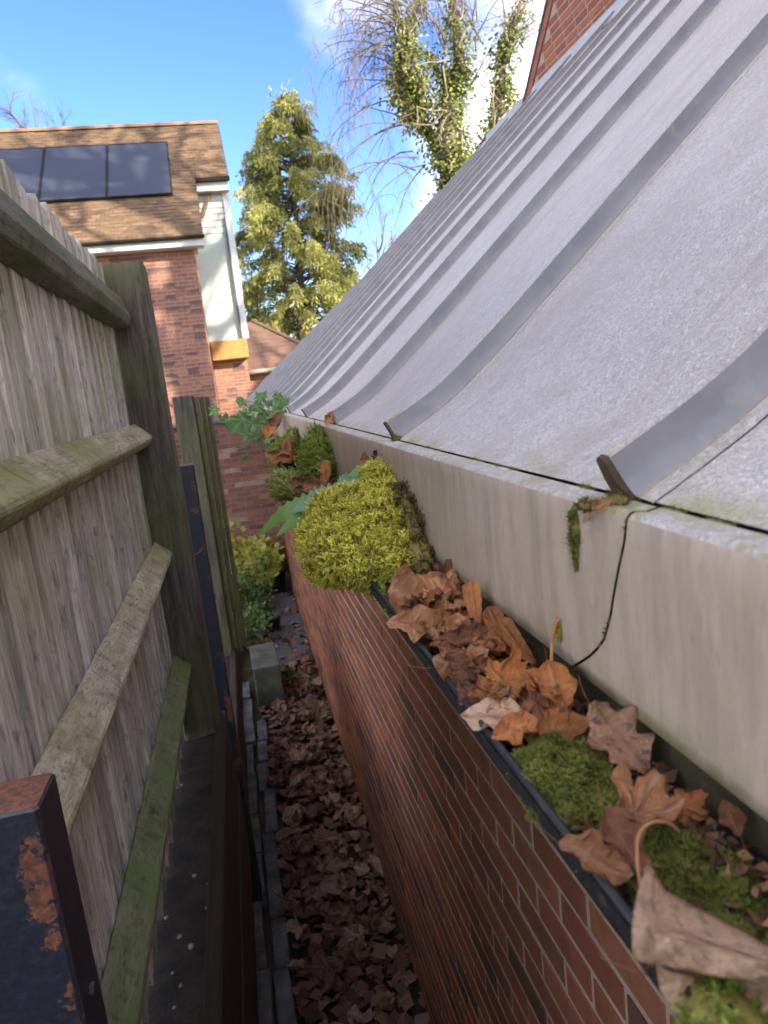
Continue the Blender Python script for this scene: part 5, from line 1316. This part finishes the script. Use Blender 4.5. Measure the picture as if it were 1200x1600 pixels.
moss('moss_carpet', 'low bright green moss carpet at the foot of the largest cushion', [((.205, .935, 2.452), (.046, .07, .022))], 2600, 0.008, MOSS_G, 3, lambda p: fx(p) and p[0] > .166, 0.5, 0.26, core=m_dark('moss_core_mid', (0.06, 0.08, 0.018)))
moss('moss_cushion', 'upright olive green moss leaning on the fascia behind the largest cushion', [((.222, 2.05, 2.515), (.05, .20, .10)), ((.235, 2.10, 2.56), (.03, .12, .075))], 2300, 0.022, MOSS_G, 4, fx, 0.2)
moss('moss_cushion', 'pale fluffy moss tuft hanging over the far gutter rim', [((.155, 2.12, 2.462), (.06, .12, .045)), ((.13, 2.25, 2.455), (.05, .10, .045))], 1200, 0.024, MOSS_P, 5, fx, 0.3)
moss('moss_cushion', 'slanting green moss ridge beyond the pale fluffy tuft', [((.205, 3.0, 2.52), (.05, .16, .045)), ((.17, 3.1, 2.48), (.05, .14, .05)), ((.23, 2.95, 2.55), (.03, .10, .05))], 1300, 0.022, MOSS_G, 6, fx, 0.3)
moss('moss_cushion', 'round dark green moss cushion beside the spotted leaf', [((.190, .440, 2.449), (.027, .045, .024)), ((.207, .412, 2.448), (.024, .040, .020)), ((.198, .462, 2.451), (.020, .024, .020)), ((.182, .418, 2.450), (.016, .028, .018)), ((.212, .445, 2.450), (.020, .030, .020))], 11000, 0.0056, MOSS_D, 7, lambda p: fx(p) and p[0] > .167, 0.6, 0.24, core=m_dark('moss_core_green', (0.035, 0.045, 0.012)))
moss('moss_carpet', 'brownish green moss carpet beside the big pale leaf at right', [((.226, .345, 2.442), (.028, .040, .014)), ((.222, .300, 2.440), (.03, .04, .012)), ((.200, .275, 2.441), (.03, .05, .012)), ((.205, .325, 2.440), (.02, .03, .014)), ((.238, .318, 2.444), (.016, .03, .012)), ((.185, .252, 2.444), (.025, .04, .012))], 12000, 0.0050, MOSS_D, 8, lambda p: fx(p) and p[0] > .167, 0.6, 0.24, core=bpy.data.materials['moss_core_green'])
moss('moss_tuft', 'small yellow green moss tuft at the bottom right corner below the leaves', [((.172, .232, 2.458), (.018, .03, .012))], 500, 0.008, MOSS_G, 9, lambda p: fx(p))
# moss streak and debris on the eaves trim
q0 = onx(905, 800, 0.25); q1 = onx(893, 885, 0.25); mid = (q0 + q1) / 2
moss('moss_streak', 'thin olive moss streak running down the fascia below the nearest rib', [((0.2505, mid[1], mid[2]), (0.0022, 0.006, abs(q0[2] - q1[2]) / 2)), ((0.2505, mid[1] - .001, mid[2] + .008), (0.003, 0.0085, abs(q0[2] - q1[2]) / 3.2))], 700, 0.0035, MOSS_D, 11, lambda p: p[0] < 0.2508, 0)
q0 = onx(872, 985, 0.25); moss('moss_tuft', 'tiny yellow moss patch on the fascia behind the upright stalk', [((0.2505, q0[1], q0[2]), (0.002, 0.006, 0.012))], 220, 0.003, MOSS_Y, 12, lambda p: p[0] < .2508, 0)
b0 = onz(935, 785, 2.645); moss('moss_tuft', 'mossy crumb lying where the nearest rib meets the eaves', [((float(b0[0]) - .004, float(b0[1]) + .006, 2.6425), (.010, .012, .004)), ((float(b0[0]) + .012, float(b0[1]) - .004, 2.645), (.010, .010, .005))], 420, 0.004, MOSS_B, 13, lambda p: True, 0.3)
for i, (px, py, sz, an, mt, lab) in enumerate(((940, 790, 34, 20, 'tan', 'tan leaf scrap stuck where the nearest rib meets the eaves'), (918, 812, 26, 240, 'pale', 'small pale leaf scrap folded over the edge of the eaves'))):
    put_leaf(px, py, 2.646, sz, 'ovate', mt, an, lab, 0.6, 0.6, 1.2, 0.05, 0, seed=900 + i, stalk=False)
lb = []
lr = random.Random(18); yy = 0.36
while yy < 2.2:
    L_ = lr.uniform(0.015, 0.09)
    if lr.random() < 0.75: lb.append(((PROF[0][0] - 0.003, yy + L_ / 2, PROF[0][1] + 0.0002), (0.0022, L_ / 2, 0.0012)))
    yy += L_ + lr.uniform(0, 0.05)
moss('moss_line', 'thin line of algae and moss filling the joint along the eaves', lb, 2600, 0.0028, MOSS_D, 16, lambda p: True, 0.6, 0.3)
lb = []
for q in range(9):
    zc = 2.632 - 0.013 * q; yj = joint_y(zc, 0) + 0.003
    lb.append(((0.2525, yj, zc), (0.0015, 0.0030, lr.uniform(0.003, 0.007))))
moss('moss_line', 'thin mossy crack curving down the fascia near the right edge', lb, 420, 0.0022, MOSS_D, 17, lambda p: p[0] < 0.2525, 0.1, 0.3)
b0 = onz(620, 684, 2.648); moss('moss_tuft', 'mossy crumb at the foot of the second rib', [((float(b0[0]), float(b0[1]), 2.646), (.010, .014, .006))], 160, 0.005, MOSS_B, 14, lambda p: True, 0.3)

# ================================================================== GREEN PLANTS
SOW = m_foliage('sow_thistle', (0.13, 0.27, 0.05), (0.17, 0.33, 0.07), (0.21, 0.38, 0.09), 0.45, 0.3)
BLU = m_foliage('sow_thistle_blue', (0.14, 0.25, 0.14), (0.18, 0.31, 0.18), (0.24, 0.38, 0.24), 0.4, 0.25)
def toothed(t, pts, W, mat, seed, name='leaf'):
    r_ = random.Random(seed); n = 22; P = []
    pts = [np.array(p, float) for p in pts]
    for k in range(n + 1):
        f = k / n * (len(pts) - 1); i = min(int(f), len(pts) - 2); g_ = f - i; P.append(pts[i] * (1 - g_) + pts[i + 1] * g_)
    b = MB(); rows = []
    for k, p in enumerate(P):
        u = k / n; tn = P[min(k + 1, n)] - P[max(k - 1, 0)]; tn /= np.linalg.norm(tn)
        sd = cr3(tn, [-0.15, -0.75, 0.65]); sd /= np.linalg.norm(sd); up = cr3(sd, tn)
        w_ = W * (math.sin(math.pi * (0.08 + 0.92 * u) ** 0.75) ** 0.8) * (1.0 if k % 2 else 0.70) + 0.0006
        rows.append([p + sd * w_ * v + up * (abs(v) * w_ * 0.35 + 0.002 * math.sin(3 * k + 5 * v)) for v in (-1, -.55, 0, .55, 1)])
    b.grid(rows); return part(b, name, mat, t, True)
t = empty('sow_thistle', tuple(ony(545, 765, 1.55)), 'jagged green weed leaves reaching left from behind the largest moss cushion', 'plant')
toothed(t, [ony(535, 770, 1.5), ony(490, 785, 1.5), ony(445, 802, 1.5), ony(402, 838, 1.52)], 0.026, SOW, 1)
toothed(t, [ony(540, 775, 1.45), ony(500, 793, 1.42), ony(465, 812, 1.42), ony(432, 838, 1.42)], 0.022, SOW, 2)
toothed(t, [ony(545, 765, 1.48), ony(510, 775, 1.45), ony(480, 790, 1.42), ony(455, 800, 1.42)], 0.026, BLU, 3)
toothed(t, [ony(555, 745, 1.45), ony(540, 755, 1.42), ony(520, 772, 1.40)], 0.02, BLU, 4)
t = empty('seedling', tuple(ony(600, 745, 1.26)), 'small blue green toothed leaf on top of the largest moss cushion', 'plant')
toothed(t, [ony(615, 742, 1.22), ony(598, 738, 1.21), ony(575, 735, 1.22)], 0.014, BLU, 5)
toothed(t, [ony(575, 742, 1.28), ony(560, 738, 1.28), ony(545, 745, 1.28)], 0.012, SOW, 6)
# ivy
IVY = m_leaf('ivy_green', (0.10, 0.22, 0.05), (0.15, 0.30, 0.08), (0.28, 0.42, 0.18), transl=0.25)
LM['ivy'] = IVY
t = empty('ivy_plant', tuple(ony(430, 660, 3.75)), 'ivy clump with lobed green leaves trailing from the far end of the gutter', 'plant')
ir = random.Random(71); IV = [leaf_mesh('maple', IVY, ir.uniform(-.6, .4), ir.uniform(-.8, .6), 0.02, 950 + k, n_ang=30, n_ring=4) for k in range(4)]
spots = [(435, 628, 34), (418, 632, 30), (404, 640, 36), (392, 655, 34), (372, 665, 44), (386, 682, 38), (410, 655, 32), (428, 648, 34), (440, 640, 30), (398, 670, 34), (412, 672, 30), (360, 660, 26), (380, 700, 22), (379, 716, 18), (425, 662, 30), (445, 632, 22), (376, 630, 22), (336, 645, 22), (346, 655, 18), (408, 622, 24), (418, 690, 30), (400, 690, 22)]
sp3 = []
for k, (px, py, sz) in enumerate(spots):
    yy = 3.75 + ir.uniform(-.15, .15); p, q, d = orient(px, py, ir.uniform(200, 340), 0.55, 0.35, ir, y=yy)
    s_ = sz * d / F * 1.15; lo = t.location
    o = link('leaf', IV[k % 4], t, tuple(Vector(p) - lo)); o.rotation_mode = 'QUATERNION'; o.rotation_quaternion = q; o.scale = (s_, s_, s_); sp3.append(p)
b = MB(); c0 = ony(432, 668, 3.75)
for p in sp3: b.tube([c0, (c0 + p) / 2 + np.array([0, 0, 0.02]), p], 0.0025, 4)
part(b, 'stems', m_plain('ivy_stem', (0.22, 0.20, 0.12), (0.16, 0.14, 0.08), 9), t, True)

# ---- plants and pots at the end of the path
POT = m_plain('black_plastic', (0.018, 0.020, 0.024), (0.03, 0.033, 0.036), 5, 0.5, 0.1)
def pot(px, py, zt_, r_top, h, label):
    p = onz(px, py, 0.05 if h < .3 else 0.04); t = empty('plant_pot', (p[0], p[1], 0.045), label, 'pot')
    b = MB(); b.lathe([(r_top * .72, 0), (r_top * .97, h * .9), (r_top * 1.08, h * .9), (r_top * 1.08, h), (r_top * .96, h), (r_top * .92, h * .86)], 20); b.build('body', POT, t, True)
    b = MB(); b.lathe([(r_top * .93, h * .86), (0.01, h * .88)], 20); b.build('compost', SOIL, t); return t, p
HEU = m_foliage('heuchera', (0.36, 0.38, 0.06), (0.48, 0.49, 0.09), (0.58, 0.54, 0.13), 0.5, 0.3)
GRN = m_foliage('ground_cover', (0.05, 0.11, 0.025), (0.10, 0.19, 0.045), (0.16, 0.26, 0.07), 0.5, 0.25)
BRZ = m_foliage('bronze_leaf', (0.20, 0.13, 0.04), (0.30, 0.22, 0.05), (0.14, 0.14, 0.04), 0.5, 0.2)
pot(432, 925, 0, 0.17, 0.32, 'black plastic pot with bronze foliage below the garden wall')
pot(472, 912, 0, 0.19, 0.34, 'larger black pot tucked against the brick side wall')
pot(428, 985, 0, 0.10, 0.18, 'small black pot standing on the slabs behind the block')
p = ony(385, 860, 9.9); shrub('yellow_leafed_plant', (p[0], 9.9, p[2] - 0.42), (0.34, 0.25, 0.36), 620, HEU, 'bright yellow green leafy plant in front of the garden wall', 21, (0.06, 0.11), 'plant', 0.5)
p = ony(415, 878, 9.5); shrub('yellow_leafed_plant', (p[0], 9.5, p[2] - 0.25), (0.22, 0.18, 0.24), 320, HEU, 'smaller yellow plant right of the bright leafy one', 22, (0.05, 0.10), 'plant', 0.5)
p = ony(438, 870, 10.3); shrub('bronze_plant', (p[0], 10.2, p[2] - 0.3), (0.22, 0.18, 0.30), 420, BRZ, 'bronze tinted plant growing in the black pot', 23, (0.05, 0.09), 'plant', 0.4)
p = ony(378, 925, 8.9); shrub('ground_cover_plant', (p[0], 8.9, p[2] - 0.42), (0.34, 0.45, 0.36), 1500, GRN, 'small leaved green bush beside the farther fence post', 24, (0.035, 0.065), 'plant', 0.45)
p = ony(395, 968, 7.8); shrub('ground_cover_plant', (p[0] - 0.05, 7.8, 0.1), (0.28, 0.4, 0.16), 600, GRN, 'low green weeds growing around the concrete block', 25, (0.03, 0.06), 'plant', 0.45)
p = onz(452, 1060, 0.1); shrub('weed', (p[0], p[1], 0.02), (0.08, 0.10, 0.09), 160, GRN, 'little green weed on the right of the concrete block', 26, (0.03, 0.05), 'plant', 0.45)
